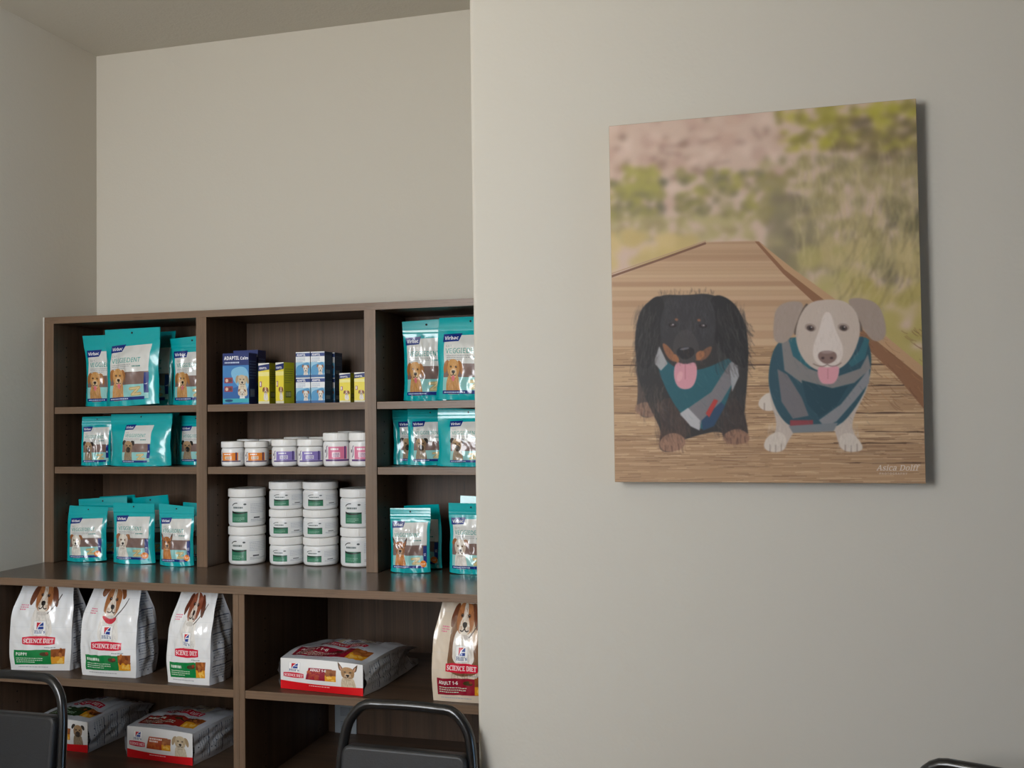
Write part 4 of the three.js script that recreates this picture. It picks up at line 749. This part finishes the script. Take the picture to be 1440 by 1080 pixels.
// dog food bags in the lower cabinets: standing ones by their front bottom corners
function bagAt(o, x0, y0, x1, y1, shelf, d, turn) {
  const a = onY(x0, y0, shelf), b = onY(x1, y1, shelf), m = a.clone().add(b).multiplyScalar(0.5);
  o.position.set(m.x - Math.sin(turn) * d / 2, shelf + EPS, Math.min(m.z, D2 - 0.02) - Math.cos(turn) * d / 2); o.rotation.y = turn; return o;
}
const widthAt = (x0, y0, x1, y1, shelf) => onY(x0, y0, shelf).distanceTo(onY(x1, y1, shelf));
{
  const g = 'standing dog food bags under the worktop';
  bagAt(kibbleBag('dog_food_bag', 'white dog food bag reading PUPPY with a green band, in the corner', g, widthAt(10, 944, 102, 942, LY1), 0.085, 0.252, 41, BAGM.puppy), 10, 944, 102, 942, LY1, 0.085, 0.16);
  bagAt(kibbleBag('dog_food_bag', 'white dog food bag with a brown and white dog in a red collar', g, widthAt(115, 949, 190, 955, LY1), 0.10, 0.252, 42, BAGM.russell), 115, 949, 190, 955, LY1, 0.10, 0.0);
  bagAt(kibbleBag('dog_food_bag', 'narrow white dog food bag with a long-eared dog beside the cabinet divider', g, widthAt(237, 959, 292, 966, LY1), 0.105, 0.25, 43, BAGM.spaniel), 237, 959, 292, 966, LY1, 0.105, -0.06);
  bagAt(kibbleBag('dog_food_bag', 'cream dog food bag with a maroon ADULT band, right next to the picture wall', g, 0.165, 0.09, 0.252, 44, BAGM.adult), 613, 977, 690, 1000, LY1, 0.09, 0.0);
}
function lieAt(o, x0, y0, x1, y1, shelf, thick, turn) {    // base end towards the viewer
  const a = onY(x0, y0, shelf), b = onY(x1, y1, shelf), m = a.add(b).multiplyScalar(0.5);
  o.rotation.order = 'YXZ'; o.rotation.set(-Math.PI / 2, turn, 0); o.position.set(m.x, shelf + thick / 2 * 0.94 + 0.001, Math.min(m.z, D2 - 0.03) - 0.012); return o;
}
{
  const g = 'dog food bags lying flat under the worktop';
  lieAt(kibbleBag('flat_dog_food_bag', 'white and red bag with a tabby cat portrait lying flat alone on its shelf', g, widthAt(391, 969, 508, 983, LY1), 0.088, 0.36, 51, BAGM.lyingTabby), 391, 969, 508, 983, LY1, 0.088, -0.1);
  lieAt(kibbleBag('flat_dog_food_bag', 'white and red bag with a cream puppy lying flat below the upright bags', g, 0.245, 0.098, 0.34, 52, BAGM.lyingPuppy), 162, 1068, 281, 1078, LY2, 0.098, -0.1);
  lieAt(kibbleBag('flat_dog_food_bag', 'white and red bag lying flat, in the corner behind the padded chair', g, 0.20, 0.098, 0.34, 53, BAGM.lyingCollie), 40, 1054, 127, 1060, LY2, 0.098, -0.05);
}

// ---------------------------------------------------------------- stacking chairs and the outlet
const TUBE = new THREE.MeshPhysicalMaterial({ color: 0x1b1c1e, roughness: 0.28, metalness: 0.35, clearcoat: 0.6, clearcoatRoughness: 0.15 });
const VINYL = new THREE.MeshPhysicalMaterial({ color: 0x202123, roughness: 0.5, bumpScale: 0.0002 });
{ const a = torus(61, 120), b = torus(62, 40); VINYL.bumpMap = dataTex(256, 256, (x, y) => { const h = 255 * (0.6 * a(x / 256, y / 256) + 0.4 * b(x / 256, y / 256)); return [h, h, h]; }, false, 4, 4); }
function tube(pts, r, closed = false, tension = 0.5) { return new THREE.TubeGeometry(new THREE.CatmullRomCurve3(pts.map((p) => new THREE.Vector3(...p)), closed, 'centripetal', tension), 90, r, 12, closed); }
function pad(w, h, t, r, puff) {   // upholstered pad, softly crowned
  const s = new THREE.Shape(), x = w / 2, y = h / 2; s.moveTo(-x + r, -y); s.lineTo(x - r, -y); s.quadraticCurveTo(x, -y, x, -y + r); s.lineTo(x, y - r); s.quadraticCurveTo(x, y, x - r, y); s.lineTo(-x + r, y); s.quadraticCurveTo(-x, y, -x, y - r); s.lineTo(-x, -y + r); s.quadraticCurveTo(-x, -y, -x + r, -y);
  const g = new THREE.ExtrudeGeometry(s, { depth: t - 0.016, bevelEnabled: true, bevelSize: 0.008, bevelThickness: 0.008, bevelSegments: 4, curveSegments: 8 }); return g.translate(0, 0, -t / 2 + 0.008);
}
function chair(label, pos, turn, w = 0.306) {
  const o = thing('stacking_chair', label, 'chair', pos, turn, 'black stacking chairs'), TOP = 0.9, x = w / 2, R = 0.0115, rec = 0.13;   // rec: backward slope of the back
  const zb = (y) => -(y - 0.45) * rec;
  // bent tube: up one side, round the top, down the other
  const Y = (y) => y < 0.45 ? y : 0.45 + (y - 0.45) * 1.0766;
  const side = (s) => [[s * (x + 0.028), 0.36, zb(0.36)], [s * (x + 0.022), Y(0.5), zb(Y(0.5))], [s * (x + 0.008), Y(0.66), zb(Y(0.66))], [s * (x - 0.002), Y(0.78), zb(Y(0.78))], [s * (x - 0.014), Y(0.822), zb(Y(0.822))], [s * (x - 0.046), Y(0.853), zb(Y(0.853))]];
  const loop = [...side(-1), [-0.06, TOP - R, zb(TOP)], [0.06, TOP - R, zb(TOP)], ...side(1).reverse()];
  part('back_frame', tube(loop, R), TUBE, o);
  const p = pad(w - 0.028, 0.36, 0.038, 0.016, 0); const m = part('back_cushion', p, VINYL, o); m.position.set(0, 0.616, zb(0.616) + 0.004); m.rotation.x = Math.atan(rec) * -1;
  const seat = pad(0.41, 0.40, 0.06, 0.05).rotateX(-Math.PI / 2); part('seat', seat.translate(0, 0.445, 0.21), VINYL, o);
  part('seat_frame', tube([[-0.19, 0.405, 0.03], [-0.195, 0.405, 0.38], [-0.15, 0.405, 0.405], [0.15, 0.405, 0.405], [0.195, 0.405, 0.38], [0.19, 0.405, 0.03]], R), TUBE, o);
  for (const s of [-1, 1]) {
    const f = part('leg', tube([[s * 0.19, 0.405, 0.37], [s * 0.195, 0.2, 0.385], [s * 0.2, 0.012, 0.40]], R), TUBE, o), b = part('leg', tube([[s * (x + 0.028), 0.37, 0.012], [s * (x + 0.03), 0.2, -0.02], [s * (x + 0.035), 0.012, -0.06]], R), TUBE, o);
    part('foot', new THREE.CylinderGeometry(0.014, 0.015, 0.018, 12).translate(s * 0.2, 0.0092, 0.40), M.hole, f); part('foot', new THREE.CylinderGeometry(0.014, 0.015, 0.018, 12).translate(s * (x + 0.035), 0.0092, -0.06), M.hole, b);
  }
  part('stretcher', tube([[-0.195, 0.2, 0.385], [0, 0.2, 0.386], [0.195, 0.2, 0.385]], 0.008), TUBE, o);
  return o;
}
{
  // each chair by the point of its top rail that shows in the photo
  const H = 0.9, c = onY(573, 986, H), l = onY(24, 943, H);
  chair('black padded stacking chair with rounded tube back beside the outer corner of the picture wall', [c.x, 0, c.z + 0.0585], -0.03);
  chair('black padded stacking chair in front of the corner cabinet, near the PUPPY bag', [l.x - 0.005, 0, l.z + 0.0585], 0.0);
  // the third chair stands askew: the far corner of its back shows at the bottom of the frame
  const turn = -0.42, r = onY(1314, 1062, H), k = new THREE.Vector3(-0.112, 0, -0.0585).applyAxisAngle(new THREE.Vector3(0, 1, 0), turn);
  chair('black padded stacking chair standing askew under the canvas picture', [r.x - k.x, 0, r.z - k.z], turn);
}
{
  const p = onZ(487, 1003, BACK), o = thing('wall_outlet', 'grey outlet plate on the cabinet back below the bag lying alone', 'outlet', [p.x, p.y - 0.045, BACK + 0.0006]);
  part('cover_plate', board(0.075, 0.118, 0.006, 'y', 0.002).translate(0, 0.03, 0.003), new THREE.MeshStandardMaterial({ color: 0x9aa2a8, roughness: 0.4 }), o);
  for (const y of [0.008, 0.052]) part('socket', board(0.034, 0.028, 0.003, 'y', 0.001).translate(0, y, 0.0075), new THREE.MeshStandardMaterial({ color: 0x878f95, roughness: 0.4 }), o);
}

shade(scene);
renderer.render(scene, camera);
